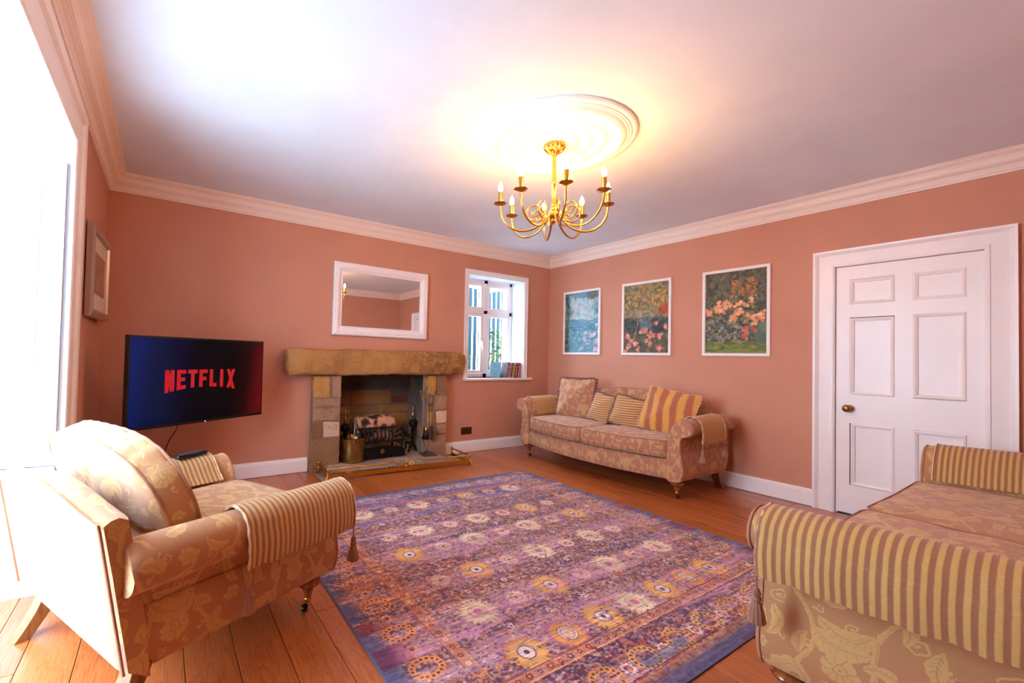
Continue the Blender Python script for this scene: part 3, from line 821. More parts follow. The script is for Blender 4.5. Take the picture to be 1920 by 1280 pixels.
for s in (-1, 1):                 # scrollwork either side of the middle urn
    e = (gc-g0).length if s < 0 else (g1-gc).length
    def SP(u, z): return gc+dd*(s*u)+Vector((0, 0, z))
    b = BM()
    tube(b, catmull([SP(e, .056), SP(e, .085), SP(e-.02, .108), SP(e-.07, .112), SP(e-.105, .09), SP(e-.12, .065), SP(e-.145, .06), SP(e-.15, .078), SP(e-.135, .085)], 6), .005, 8)
    tube(b, catmull([SP(.02, .06), SP(.035, .075), SP(.05, .098), SP(.075, .112), SP(.092, .10), SP(.088, .085), SP(.074, .086), SP(.076, .097)], 6), .0045, 8)
    tube(b, catmull([SP(.01, .075), SP(.028, .07), SP(.045, .062), SP(.06, .066), SP(.058, .078)], 6), .004, 8)
    fpart('scroll', b)
b = BM(); lathe(b, [(0, .05), (.012, .052), (.006, .062), (.006, .075), (.014, .085), (.018, .094), (.010, .102), (.005, .112), (.007, .120), (.004, .13), (0, .15)], 14, c=gc); fpart('urn', b)

# fire basket with log
gr = thing('fire_basket', 'black iron fire basket with curved bars in the stone opening', 'grate', (-2.56, .06, .072))
b = BM()
for x in (-.24, .24):
    tube(b, [(x, -.13, 0), (x, -.12, .12), (x, -.13, .2), (x, -.11, .31)], .012, 8); tube(b, [(x, .12, 0), (x, .12, .30)], .012, 8)
    tube(b, [(x, -.13, .13), (x, .12, .13)], .010, 8)
tube(b, [(-.29, -.125, .17), (.26, -.125, .17)], .012, 8); tube(b, [(-.29, -.112, .315), (.18, -.112, .315)], .009, 8); tube(b, [(-.25, .12, .25), (.25, .12, .25)], .009, 8)
obj('basket_frame', b, M['iron'], gr, smooth=True)
for k in range(9):
    x = -.265+k*.047
    b = BM(); tube(b, catmull([(x-.008, -.10, .318), (x+.004, -.128, .30), (x+.012, -.142, .24), (x+.006, -.135, .19), (x-.008, -.10, .16), (x-.012, .10, .16)], 4), .0105, 6)
    obj('basket_bar', b, M['iron'], gr, smooth=True)
b = BM()
sh = [(-.27, 0), (-.27, .09), (-.2, .115), (-.06, .128), (.06, .128), (.18, .11), (.27, .07), (.27, 0)]
loft(b, [[(x, -.15-(.02*(1-(x/.27)**2)), z) for x, z in sh], [(x, -.138-(.02*(1-(x/.27)**2)), z) for x, z in sh]])
obj('ash_cover', b, M['iron'], gr)
b = BM(); lathe(b, [(0, -.007), (.012, -.006), (.017, -.001), (.023, -.003), (.027, .003), (0, .004)], 24, M=Matrix.Translation((-.02, -.174, .075)) @ Matrix.Rotation(PI/2, 4, 'X'))
obj('brass_badge', b, M['brass_old'], gr, smooth=True, label='round brass badge')
b = BM(); r_ = random.Random(8)
for i in range(9):
    x, z = .22+r_.uniform(-.01, .1), .20+r_.uniform(-.03, .08)
    tube(b, catmull([(x-.05, -.09, z), (x, -.12, z+.03), (x+.04, -.10, z-.01), (x+.07, -.08, z-.04)], 4), .008, 6)
obj('chain_tangle', b, M['iron'], gr, smooth=True)  # tangled black chains at the right of the bars
def log_mesh(L, R, seed):
    b = BM(); secs = []
    for i in range(25):
        t = i/24; x = -L/2+L*t
        k = R*(1 if 0 < i < 24 else .93)
        secs.append([(x+.02*MN.noise(Vector((a, seed, t))), k*math.cos(a)*(1+.16*MN.noise(Vector((math.cos(a)*2+seed, math.sin(a)*2, t*4)))),
                      k*math.sin(a)*(1+.16*MN.noise(Vector((math.cos(a)*2+seed, math.sin(a)*2+5, t*4)))) - .012*math.cos(t*PI*2)) for a in [2*PI*j/16 for j in range(16)]])
    loft(b, secs); return b
t = NT('charred_birch_bark'); nz = t.noise(t.coord((1, 1, 1)), 9, 5, .6)
t.set(Base_Color=t.ramp(nz, [(.40, srgb(30, 20, 14)), (.47, srgb(110, 66, 42)), (.51, srgb(206, 150, 116)), (1, srgb(220, 176, 146))]), Roughness=.85); t.bump(nz, .6, .02)
M['birch'] = t.m
o = thing('log', 'pale charred birch log lying in the fire basket', 'log', (-2.60, .07, .42))
q = obj('bark', log_mesh(.44, .092, 3), M['birch'], o, smooth='all'); q.rotation_euler = (0, .02, .04)
for i, (x, y, z, L, R, rz) in enumerate(((-2.62, .0, .295, .36, .058, .04), (-2.60, .12, .25, .34, .055, -.1))):
    o = thing('log', ['split log with a pale bark behind the bars of the fire basket', 'darker log at the back of the fire basket under the birch log'][i], 'log', (x, y, z), rz)
    obj('bark', log_mesh(L, R, 9+i), M['birch'], o, smooth='all')

# firedogs
def firedog(label, x, y):
    t = thing('firedog', label, 'firedog', (x, y, .062))
    b = BM(); tube(b, [(-.06, -.02, 0), (-.04, -.01, .04), (0, 0, .10), (0, 0, .24)], [.014, .013, .014, .012], 8); tube(b, [(.06, -.02, 0), (.04, -.01, .04), (0, 0, .10)], [.014, .013, .014], 8)
    tube(b, [(0, 0, .09), (0, .16, .08)], .012, 8); tube(b, [(0, .16, .08), (0, .16, 0)], .012, 8)
    obj('stand', b, M['iron'], t, smooth=True)
    b = BM(); lathe(b, [(0, .275)]+[(.050*math.sin(a), .325-.050*math.cos(a)) for a in [PI*k/12 for k in range(1, 12)]]+[(0, .375)], 20); lathe(b, [(.02, .235), (.03, .25), (.014, .262), (.022, .275), (.01, .28)], 14)
    obj('iron_ball', b, M['iron'], t, smooth=True)
    b = BM(); lathe(b, [(.014, .37), (.016, .385), (.008, .392), (.013, .41), (.016, .425), (.007, .44), (.006, .47), (.009, .475), (.005, .48), (.005, .49), (.010, .498), (.010, .508), (.003, .515), (0, .52)], 14)
    obj('finial', b, M['brass'], t, smooth=True, label='brass finial')
firedog('black iron firedog with ball and brass finial left of the log', -2.925, .09)
firedog('black iron firedog with ball and brass finial right of the log', -2.105, .09)

# coal bucket
t = thing('coal_bucket', 'tarnished brass coal bucket with a tall hoop handle on the hearth', 'bucket', (-2.885, -.03, .062))
b = BM(); secs = []
prof = [(.0, .006), (.12, .006), (.128, .0), (.130, .012), (.122, .02), (.124, .03), (.128, .14), (.132, .22), (.140, .245)]
inn = [(.136, .243), (.124, .2), (.12, .03), (.0, .02)]
for (r, z) in prof+inn:
    secs.append([(r*math.cos(a), r*math.sin(a), z+(.022*math.sin(a)**2-.012)*(1 if z > .2 else 0)) for a in [2*PI*k/40 for k in range(40)]])
loft(b, secs); obj('pail', b, M['brass_old'], t, smooth=True)
b = BM(); tube(b, catmull([(-.128*.3, -.128, .20), (-.03, -.12, .30), (-.02, -.09, .38), (-.01, 0, .43), (.0, .09, .38), (.01, .12, .30), (.03, .128, .20)], 6), .006, 8); obj('hoop_handle', b, M['steel'], t, smooth=True)
b = BM(); tube(b, catmull([(.125, .0, .17), (.155, 0, .18), (.165, 0, .13), (.15, 0, .085), (.122, 0, .09)], 5), .006, 8); obj('side_handle', b, M['brass_old'], t, smooth=True)
b = BM(); r_ = random.Random(4)
for i in range(14):
    c = Vector((r_.uniform(-.07, .07), r_.uniform(-.07, .07), .15+r_.uniform(0, .04)))
    M_ = Matrix.Translation(c) @ Euler((r_.random()*3, r_.random()*3, r_.random()*3)).to_matrix().to_4x4(); box(b, -.022, .022, -.018, .018, -.02, .02, M_, bev=.006)
obj('coal', b, M['iron'], t, kind='stuff')

# fire tools
TX, TY = -2.03, -.155
t = thing('tool_stand', 'brass fireside tool stand with four ball-tipped arms', 'tool stand', (TX, TY, .062))
b = BM(); lathe(b, [(0, 0), (.115, 0), (.115, .010), (.095, .016), (.055, .028), (.022, .05), (.012, .07), (.0, .075)], 4, M=Matrix.Rotation(.6, 4, 'Z')); obj('foot_plate', b, M['steel'], t, smooth=25)
b = BM(); lathe(b, [(.006, .06), (.005, .3), (.008, .31), (.005, .32), (.005, .55), (.011, .56), (.013, .575), (.008, .59), (.006, .66), (.011, .675), (.011, .69), (.004, .70)], 12); obj('stem', b, M['brass_old'], t, smooth=True)
for k in range(4):
    a = .5+k*PI/2; ca, sa = math.cos(a), math.sin(a); b = BM()
    tube(b, catmull([(.006*ca, .006*sa, .56), (.035*ca, .035*sa, .565), (.07*ca, .07*sa, .585), (.10*ca, .10*sa, .63), (.118*ca, .118*sa, .69)], 6), .0042, 8)
    lathe(b, [(0, -.015), (.009, -.012), (.014, -.004), (.014, .004), (.009, .012), (0, .015)], 14, c=(.12*ca, .12*sa, .703)); obj('arm', b, M['brass_old'], t, smooth=True)
def tool(name, label, cat, k, builder, hang=.57, m='steel'):
    a = .5+k*PI/2; x, y = TX+.062*math.cos(a), TY+.062*math.sin(a)
    o = thing(name, label, cat, (x, y, .062+hang), a)
    b = BM(); tube(b, [(0.006, 0, .06), (0.006, 0, -.26)], .0042, 8); lathe(b, [(0, .055), (.008, .06), (.011, .07), (.008, .08), (0, .084)], 12, c=(.006, 0, 0)); lathe(b, [(.007, -.02), (.009, 0), (.007, .02)], 10, c=(.006, 0, 0))
    obj('rod', b, M[m], o, smooth=True); builder(o)
def brush_head(o):
    b = BM(); lathe(b, [(0, -.25), (.020, -.255), (.026, -.275), (.024, -.285), (0, -.285)], 16); obj('ferrule', b, M['brass'], o, smooth=True)
    b = BM(); lathe(b, [(.022, -.28), (.030, -.32), (.040, -.375), (.036, -.385), (0, -.38)], 26, flute=(13, .06)); obj('bristles', b, M['black'], o, smooth=True)
def shovel_head(o):
    b = BM(); P = [(-.022, -.25), (.022, -.25), (.045, -.29), (.048, -.42), (-.048, -.42), (-.045, -.29)]
    loft(b, [[(.002+(.012 if abs(y) > .04 else 0), y, z) for y, z in P], [(.006+(.012 if abs(y) > .04 else 0), y, z) for y, z in P]]); obj('blade', b, M['steel'], o)
def poker_head(o):
    b = BM(); tube(b, catmull([(.006, 0, -.25), (.006, 0, -.38), (.008, 0, -.42), (.004, 0, -.45)], 4), [.004]*12+[.001], 8); tube(b, catmull([(.006, 0, -.38), (.025, 0, -.40), (.03, 0, -.375)], 4), .003, 6); obj('tip', b, M['iron'], o, smooth=True)
def tong_head(o):
    b = BM()
    for s in (-1, 1): tube(b, catmull([(.006, 0, -.05), (.006, s*.03, -.14), (.006, s*.035, -.24), (.006, s*.012, -.36), (.006, s*.02, -.42)], 6), .0035, 6)
    obj('tongs_leg', b, M['brass'], o, smooth=True)
tool('hearth_brush', 'small black hearth brush hanging on the brass tool stand', 'brush', 2, brush_head)
tool('fire_shovel', 'steel fire shovel hanging on the right of the tool stand', 'shovel', 0, shovel_head)
tool('poker', 'thin poker hanging behind the stem of the tool stand', 'poker', 1, poker_head)
tool('fire_tongs', 'slim brass fire tongs hanging at the front of the tool stand', 'tongs', 3, tong_head)

# ------------------------------------------------------------------ wall things
# socket
t = thing('wall_socket', 'dark brass double wall socket above the baseboard right of the fireplace', 'socket', (-1.40, 0, .265))
b = BM(); box(b, -.079, .079, -.008, 0, -.045, .045, bev=.003); obj('plate', b, M['brass_dark'], t)
for s in (-1, 1):
    b = BM(); box(b, s*.04-.009, s*.04+.009, -.013, -.006, .012, .034, bev=.002); obj('rocker_switch', b, M['brass_old'], t)
    b = BM(); box(b, s*.04-.004, s*.04+.004, -.0092, -.006, -.008, .004); box(b, s*.04-.015, s*.04-.007, -.0092, -.006, -.026, -.020); box(b, s*.04+.007, s*.04+.015, -.0092, -.006, -.026, -.020)
    obj('socket_hole', b, M['black'], t)

# mirror
t = thing('wall_mirror', 'rectangular mirror in an ornate white frame above the stone lintel', 'mirror', (-2.575, 0, 1.748))
t.rotation_euler = (0, .007, 0)
MF = [(0, .012), (.004, .022), (.014, .020), (.024, .028), (.040, .042), (.060, .046), (.074, .040), (.084, .044), (.096, .036), (.100, .020), (.100, .004), (0, .004)]
def frame_loft(hw, hh, prof, deco=0.0, axis='y', step=.02):
    """frame in the local xz plane, front towards -y"""
    b = BM(); secs = []
    P = []
    c = [(-hw, -hh), (-hw, hh), (hw, hh), (hw, -hh)]
    for i in range(4):
        a, d = c[i], c[(i+1) % 4]; L = math.hypot(d[0]-a[0], d[1]-a[1]); n = max(1, int(L/step)) if deco else 1
        for k in range(n):
            u = k/n; P.append(((a[0]+(d[0]-a[0])*u, a[1]+(d[1]-a[1])*u), k == 0, i, u))
    for ((x, z), corner, i, u) in P:
        nx, nz = ((-1, 0), (0, 1), (1, 0), (0, -1))[i]
        if corner:
            px, pz = ((0, -1), (-1, 0), (0, 1), (1, 0))[i]; nx, nz = nx+px, nz+pz
        sec = []
        for (o_, d_) in prof:
            wob = 1.0
            if deco: 
                ang = u*math.hypot(c[(i+1) % 4][0]-c[i][0], c[(i+1) % 4][1]-c[i][1])*2*PI/.085
                if .02 < o_ < .09: d_ = d_+deco*math.cos(ang)*math.sin((o_-.02)/.07*PI)
                if o_ > .09 : wob = 1+deco*.35*math.cos(ang)/.1*(min(u, 1-u)*6 if min(u, 1-u) < .16 else 1)
            sec.append((x+nx*o_*wob, -d_, z+nz*o_*wob))
        secs.append(sec)
    loft(b, secs, loop=True, caps=False); return b
obj('frame', frame_loft(.460, .282, MF, deco=.004), M['white'], t, smooth=35)
b = BM(); box(b, -.462, .462, -.014, -.006, -.284, .284); obj('mirror_glass', b, M['mirror'], t)
b = BM(); box(b, -.50, .50, -.005, .0, -.33, .33); obj('backing', b, M['leg_light'], t)

# paintings --------------------------------------------------------
def dabs(img, n, pal, region, size, rng, ang=(0, PI), aspect=(1.2, 3), alpha=.8):
    h, w = img.shape[:2]
    for _ in range(n):
        x = rng.uniform(region[0], region[2])*w; y = rng.uniform(region[1], region[3])*h
        s = rng.uniform(*size)*w; a = rng.uniform(*ang); asp = rng.uniform(*aspect)
        c = np.array(pal[rng.integers(len(pal))], np.float32)/255*(1+rng.uniform(-.12, .12))
        R = int(s)+2; x0, x1, y0, y1 = max(0, int(x)-R), min(w, int(x)+R), max(0, int(y)-R), min(h, int(y)+R)
        if x1 <= x0 or y1 <= y0: continue
        yy, xx = np.mgrid[y0:y1, x0:x1]; dx, dy = xx-x, yy-y
        u = dx*math.cos(a)+dy*math.sin(a); v = (-dx*math.sin(a)+dy*math.cos(a))*asp
        m = (np.clip((s-np.hypot(u, v))/2, 0, 1)*alpha)[..., None]
        m = m*(.75+.25*np.sin(v*1.3)[..., None])
        img[y0:y1, x0:x1] = img[y0:y1, x0:x1]*(1-m)+c*m
def roses(img, pts, pal, r, rng):
    h, w = img.shape[:2]
    for (x, y) in pts:
        k = r*rng.uniform(.7, 1.25)
        dabs(img, 9, pal, (x-k, y-k*.7, x+k, y+k*.7), (k*.5, k*.95), rng, aspect=(1, 1.6), alpha=.9)
        dabs(img, 3, [(150, 60, 60), (255, 225, 210)], (x-k*.6, y-k*.4, x+k*.6, y+k*.4), (k*.12, k*.3), rng, alpha=.7)
def painting1(rng):
    im = np.ones((420, 300, 3), np.float32)*np.array([120, 165, 185])/255
    dabs(im, 500, [(96, 142, 160), (130, 178, 196), (84, 130, 150), (150, 186, 190)], (0, 0, 1, .5), (.03, .09), rng)
    dabs(im, 420, [(176, 210, 218), (150, 196, 214), (196, 220, 222), (206, 200, 196)], (.2, .12, .85, .44), (.02, .07), rng, ang=(1.2, 2.0))
    dabs(im, 160, [(196, 216, 206), (160, 200, 200)], (.1, .38, 1, .47), (.03, .08), rng, ang=(-.15, .15), aspect=(3, 6))
    dabs(im, 420, [(70, 128, 158), (92, 150, 178), (110, 166, 186)], (0, .46, 1, 1), (.03, .1), rng, ang=(-.2, .2), aspect=(2, 5))
    dabs(im, 300, [(120, 170, 180), (140, 190, 196), (96, 150, 150)], (.1, .65, 1, 1), (.02, .05), rng)
    dabs(im, 260, [(60, 84, 64), (84, 110, 70), (40, 66, 60), (120, 130, 80)], (0, 0, .12, 1), (.02, .06), rng, ang=(1.2, 1.9))
    dabs(im, 80, [(110, 120, 90), (80, 100, 90)], (.7, 0, 1, .12), (.02, .05), rng)
    roses(im, [(.93, .56), (.78, .71), (.86, .70), (.6, .78), (.5, .92), (.72, .84), (.94, .82), (.62, .68), (.92, .95)], [(226, 190, 214), (214, 176, 206), (236, 214, 226)], .042, rng)
    return im
def painting2(rng):
    im = np.ones((420, 300, 3), np.float32)*np.array([120, 104, 74])/255
    dabs(im, 900, [(150, 130, 88), (96, 88, 66), (176, 146, 80), (120, 116, 88), (84, 98, 92), (200, 160, 84)], (0, 0, 1, .42), (.02, .07), rng)
    dabs(im, 120, [(226, 176, 90), (210, 150, 84), (190, 110, 60)], (.05, .1, .95, .36), (.015, .04), rng)
    dabs(im, 160, [(150, 132, 104), (176, 158, 120), (120, 120, 92)], (0, .38, 1, .52), (.03, .07), rng, ang=(-.1, .1), aspect=(2, 5))
    dabs(im, 70, [(176, 84, 44), (150, 66, 40), (196, 104, 56)], (.80, .33, 1, .46), (.03, .06), rng, ang=(1.3, 1.8))
    dabs(im, 460, [(54, 62, 66), (40, 48, 54), (74, 84, 84), (62, 56, 50)], (0, .5, 1, .75), (.03, .07), rng, ang=(-.4, .4))
    dabs(im, 520, [(96, 84, 62), (70, 66, 50), (120, 104, 74), (60, 70, 60)], (0, .72, 1, 1), (.02, .06), rng)
    dabs(im, 60, [(110, 134, 132), (90, 114, 116)], (.38, .5, .62, .66), (.03, .06), rng, ang=(.4, 1.2))
    for k in range(46):
        t_ = k/45; x = .27+.05*math.sin(t_*4); y = .36+.46*t_
        dabs(im, 2, [(196, 170, 130), (160, 130, 96)], (x-.008, y-.01, x+.008, y+.01), (.012, .02), rng, ang=(1.4, 1.7))
        if t_ < .4: dabs(im, 1, [(186, 160, 120)], (x+.02+.12*(.4-t_)*2.2, y+.04, x+.03+.12*(.4-t_)*2.2, y+.05), (.01, .015), rng)
    roses(im, [(.5, .68), (.62, .70), (.58, .77), (.68, .75), (.82, .76), (.72, .58), (.92, .64), (.52, .83), (.62, .86), (.40, .70), (.07, .75), (.18, .83), (.3, .87), (.33, .95), (.12, .9), (.8, .93), (.02, .97)],
          [(236, 140, 122), (224, 120, 106), (246, 168, 142)], .042, rng)
    return im
def painting3(rng):
    im = np.ones((420, 300, 3), np.float32)*np.array([86, 80, 60])/255
    dabs(im, 900, [(104, 92, 66), (74, 74, 56), (130, 116, 84), (92, 104, 92), (60, 56, 44)], (0, 0, 1, .40), (.02, .07), rng)
    dabs(im, 160, [(196, 116, 66), (170, 92, 56), (206, 150, 70)], (.45, .1, .85, .32), (.012, .035), rng)
    dabs(im, 700, [(52, 50, 44), (88, 84, 56), (176, 150, 74), (120, 124, 96), (60, 72, 70)], (0, .38, 1, .68), (.02, .05), rng, ang=(-.5, .5))
    dabs(im, 420, [(92, 108, 118), (66, 78, 84), (150, 150, 128), (46, 44, 42), (196, 170, 120)], (0, .60, .8, .86), (.02, .05), rng)
    dabs(im, 420, [(98, 112, 50), (120, 134, 56), (80, 96, 44), (150, 148, 72)], (0, .86, 1, 1), (.03, .08), rng, ang=(-.15, .15), aspect=(2, 5))
    dabs(im, 60, [(96, 120, 96), (80, 104, 90)], (.84, .66, 1, .84), (.05, .09), rng, ang=(1.2, 1.8))
    roses(im, [(.24, .38), (.32, .40), (.41, .41), (.50, .42), (.60, .40), (.68, .42), (.74, .36), (.05, .48), (.22, .45), (.28, .47), (.54, .50), (.62, .48), (.48, .57), (.70, .54), (.78, .57), (.86, .54), (.93, .60), (.82, .62), (.95, .52)],
          [(250, 170, 120), (240, 140, 104), (252, 190, 140)], .046, rng)
    roses(im, [(.68, .70), (.66, .79), (.81, .72)], [(236, 104, 60), (220, 84, 50)], .046, rng)
    return im
def print_mat(name, arr, rough=.6):
    t = NT(name); im = t.n('ShaderNodeTexImage'); im.image = img_from(name, arr); im.extension = 'EXTEND'
    t.l(t.coord(which='UV'), im.inputs['Vector']); t.set(Base_Color=im.outputs['Color'], Roughness=rough); return t.m
def quad_uv(b, P, mi=0):
    uv = b.loops.layers.uv.verify()
    f = b.faces.new([b.verts.new(p) for p in P]); f.material_index = mi
    for l, c in zip(f.loops, ((0, 0), (1, 0), (1, 1), (0, 1))): l[uv].uv = c
PF = [(0, .014), (.004, .022), (.026, .022), (.030, .018), (.030, .002), (0, .002)]
rngp = np.random.default_rng(11)
for (y0, y1, fn, lab) in ((-.283, -.879, painting1, 'white-framed print of a blue pond with pale pink blossoms, nearest the corner'),
                          (-1.183, -1.781, painting2, 'white-framed print of a slim tree and pink roses by dark water'),
                          (-2.104, -2.692, painting3, 'white-framed print of orange and pink roses above green grass, nearest the door')):
    cy, hw, hh = (y0+y1)/2, abs(y1-y0)/2-.030, .4205-.030
    t = thing('framed_print', lab, 'picture', (0, cy, 1.661)); t.rotation_euler = (0, 0, -PI/2)
    t['group'] = 'white-framed garden prints on the right wall'
    obj('frame', frame_loft(hw, hh, PF), M['white'], t)
    b = BM(); quad_uv(b, [(-hw-.002, -.012, -hh-.002), (hw+.002, -.012, -hh-.002), (hw+.002, -.012, hh+.002), (-hw-.002, -.012, hh+.002)])
    obj('printed_sheet', b, print_mat(fn.__name__.replace('1', '_pond').replace('2', '_tree').replace('3', '_roses'), fn(rngp)), t)
    b = BM(); box(b, -hw, hw, -.011, -.001, -hh, hh); obj('backing', b, M['leg_light'], t)
# small silver frame on the left wall
t = thing('framed_print', 'silver-framed picture on the left wall beside the window recess', 'picture', (-4.972, -.71, 1.655)); t.rotation_euler = (0, 0, PI/2)
t.rotation_euler = (0, 0, PI/2-.03)
obj('frame', frame_loft(.30, .232, [(0, .012), (.006, .026), (.020, .030), (.045, .022), (.055, .018), (.055, -.01), (0, -.01)]), M['silver'], t)
b = BM(); box(b, -.302, .302, -.010, -.002, -.234, .234); obj('mount', b, pbr('cream_mount_card', srgb(222, 200, 180), .7), t)
b = BM(); box(b, -.20, .20, -.013, -.009, -.13, .13); obj('picture_sheet', b, pbr('sepia_print', srgb(170, 120, 96), .6, var=.3, vscale=9), t)
b = BM(); box(b, -.012, .012, -.004, .030, .18, .22); obj('wall_hook', b, M['silver'], t)

# television
TVC, TVA = Vector((-4.3241, -.7111, .955)), .558
t = thing('television', 'large flat television on a swivel arm showing a red streaming logo', 'television', TVC, TVA); 
hw, hh = .536, .310
b = BM(); box(b, -hw, hw, -.010, .030, -hh, hh, bev=.004); box(b, -.3, .3, .030, .058, -.24, .12, bev=.01); obj('housing', b, M['black'], t)
tm = NT('television_picture'); g = tm.coord(which='Object'); sx = tm.n('ShaderNodeSeparateXYZ'); tm.l(g, sx.inputs[0])
u = tm.math('MULTIPLY_ADD', sx.outputs[0], 1/1.04, .5)
c = tm.ramp(tm.math('SUBTRACT', u, tm.math('MULTIPLY', sx.outputs[2], .12)), [(0, (.001, .012, .12, 1)), (.12, (.001, .006, .05, 1)), (.4, (.0005, .0005, .004, 1)), (.72, (.001, .0005, .001, 1)), (.86, (.02, .001, .002, 1)), (1, (.14, .003, .006, 1))])
tm.set(Base_Color=(.003, .003, .004, 1), Roughness=.10, Specular_IOR_Level=.12, Emission_Color=c, Emission_Strength=.40)
b = BM(); box(b, -hw+.014, hw-.014, -.0112, -.0098, -hh+.020, hh-.014); obj('screen', b, tm.m, t)
b = BM(); box(b, .01, .016, -.0112, -.0095, -hh+.004, -hh+.008); obj('standby_light', b, emis('standby_led', (.8, .9, 1, 1), 3), t)
b = BM(); tube(b, [(.02, .05, -.02), (-.12, .25, -.02), (.05, .55, -.02)], .018, 8); 
obj('wall_arm', b, M['iron'], t)
b = BM()
LX0, LX1, LT, LB = -.298, .272, .080, -.080
def botz(x):     # arched feet of the letters
    k = (x-(LX0+LX1)/2)/((LX1-LX0)/2); return LB+.034*(1-k*k)
def poly(P):
    pts = []
    loft(b, [[(x, -.0125, z) for x, z in P], [(x, -.0113, z) for x, z in P]])
def R_(x0, x1, z0, z1):
    poly([(x0, botz(x0) if z0 is None else z0), (x1, botz(x1) if z0 is None else z0), (x1, z1), (x0, z1)])
w = .027
lw = (LX1-LX0+.016)/7
X = [LX0+i*lw for i in range(7)]; e_ = lw-.018
def NN(x): R_(x, x+w, None, LT); R_(x+e_-w, x+e_, None, LT); poly([(x, LT), (x+w, LT), (x+e_, botz(x+e_)), (x+e_-w, botz(x+e_-w))])
def EE(x): R_(x, x+w, None, LT); R_(x, x+e_, LT-w, LT); R_(x, x+e_*.9, .0, w); zb = botz(x); poly([(x, botz(x)), (x+e_, botz(x+e_)), (x+e_, botz(x+e_)+w), (x, botz(x)+w)])
NN(X[0]); EE(X[1]); R_(X[2]-.002, X[2]+e_+.002, LT-w, LT); R_(X[2]+e_/2-w/2, X[2]+e_/2+w/2, None, LT)
R_(X[3], X[3]+w, None, LT); R_(X[3], X[3]+e_, LT-w, LT); R_(X[3], X[3]+e_*.85, 0, w)
R_(X[4], X[4]+w, None, LT); poly([(X[4], botz(X[4])), (X[4]+e_*.9, botz(X[4]+e_)), (X[4]+e_*.9, botz(X[4]+e_)+w), (X[4], botz(X[4])+w)])
R_(X[5]+.004, X[5]+.004+w, None, LT)
xx = X[6]-.022; ex = e_+.010
poly([(xx, LT), (xx+w, LT), (xx+ex, botz(xx+ex)), (xx+ex-w, botz(xx+ex-w))]); poly([(xx+ex-w, LT), (xx+ex, LT), (xx+w, botz(xx+w)), (xx, botz(xx))])
obj('logo_lettering', b, emis('red_lettering', (.50, .006, .012, 1), .50), t, label='red capital lettering NETFLIX')
t = thing('cable', 'thin black cable hanging below the television', 'cable', (-4.50, -.80, 0))
b = BM(); tube(b, catmull([(.02, .03, .70), (.015, .01, .645), (.005, .03, .60), (-.04, .08, .5), (-.10, .3, .2), (-.14, .5, .02)], 8), .0035, 6); obj('cord', b, M['black'], t, smooth=True)

# books on the sill
def book(label, x, y, w, h, d, lean, rz, col, band):
    t = thing('book', label, 'book', (x, y, WZ0+.001), rz, 'paperbacks leaning on the window sill')
    R = Matrix.Rotation(lean, 4, 'Y')
    b = BM(); box(b, 0, .002, -d/2, d/2, 0, h, R); box(b, w-.002, w, -d/2, d/2, 0, h, R); box(b, 0, w, -d/2-.002, -d/2, 0, h, R)
    obj('cover', b, pbr('book_cover_'+label.split()[0], col, .4, var=.35, vscale=30), t)
    b = BM(); box(b, .002, w-.002, -d/2+.001, d/2-.004, .003, h-.003, R); obj('pages', b, M['reveal'], t)
    b = BM(); r_ = random.Random(len(label))
    z = .02
    while z < h-.03:
        q = r_.uniform(.008, .022); box(b, w*.22, w*.78, -d/2-.0032, -d/2-.0018, z, z+q, R); z += q+r_.uniform(.006, .02)
    obj('spine_print', b, pbr('spine_ink_'+label.split()[0], band, .5), t)
specs = [('teal and white paperback, cover turned out, leftmost on the sill', -.905, .07, .030, .205, .13, .12, .75, (90, 140, 160), (225, 235, 235)),
         ('dark patterned paperback second from the left on the sill', -.755, .085, .030, .205, .13, .17, 0, (70, 50, 60), (200, 160, 150)),
         ('pink paperback third from the left on the sill', -.718, .085, .026, .198, .13, .17, 0, (226, 150, 176), (120, 60, 80)),
         ('green and brown paperback in the middle of the row on the sill', -.684, .085, .030, .200, .13, .17, 0, (140, 134, 84), (60, 50, 40)),
         ('yellow and peach paperback right of the green one on the sill', -.648, .085, .030, .196, .13, .16, 0, (232, 176, 110), (140, 70, 50)),
         ('navy paperback with a pale cover edge, second from the right on the sill', -.608, .085, .032, .206, .13, .16, 0, (40, 62, 84), (220, 214, 206)),
         ('bright red paperback, rightmost on the sill', -.560, .085, .030, .204, .13, .16, 0, (206, 44, 60), (250, 220, 214))]
for s in specs: book(s[0], s[1], s[2], s[3], s[4], s[5], s[6], s[7], srgb(*s[8]), srgb(*s[9]))

# ------------------------------------------------------------------ ceiling rose and chandelier
CX, CY = -2.503, -2.433
t = thing('ceiling_rose', 'large round moulded plaster rose on the ceiling above the chandelier', 'ceiling rose', (CX, CY, RH))
b = BM(); lathe(b, [(.0, -.0), (.492, -.0), (.495, -.006), (.490, -.014), (.474, -.020), (.462, -.018), (.455, -.024), (.448, -.022), (.440, -.028), (.432, -.026), (.425, -.034), (.405, -.046),
                    (.385, -.044), (.372, -.034), (.350, -.026), (.325, -.024), (.312, -.030), (.300, -.034), (.290, -.030), (.270, -.022), (.240, -.020), (.222, -.026), (.208, -.028),
                    (.196, -.022), (.170, -.018), (.150, -.020), (.138, -.028), (.125, -.032), (.112, -.028), (.095, -.024), (.07, -.03), (0, -.03)], 96)
obj('plaster_moulding', b, M['ceil'], t, smooth=40)
ch = thing('chandelier', 'brass chandelier with eight lit candle lamps on curling arms', 'chandelier', (CX, CY, 0))
b = BM(); lathe(b, [(0, 2.552), (.062, 2.552), (.066, 2.545), (.066, 2.535), (.060, 2.520), (.042, 2.502), (.020, 2.488), (.012, 2.482), (.014, 2.474), (.009, 2.468), (0, 2.468)], 96, flute=(14, .09)); obj('canopy', b, M['brass'], ch, smooth=True)
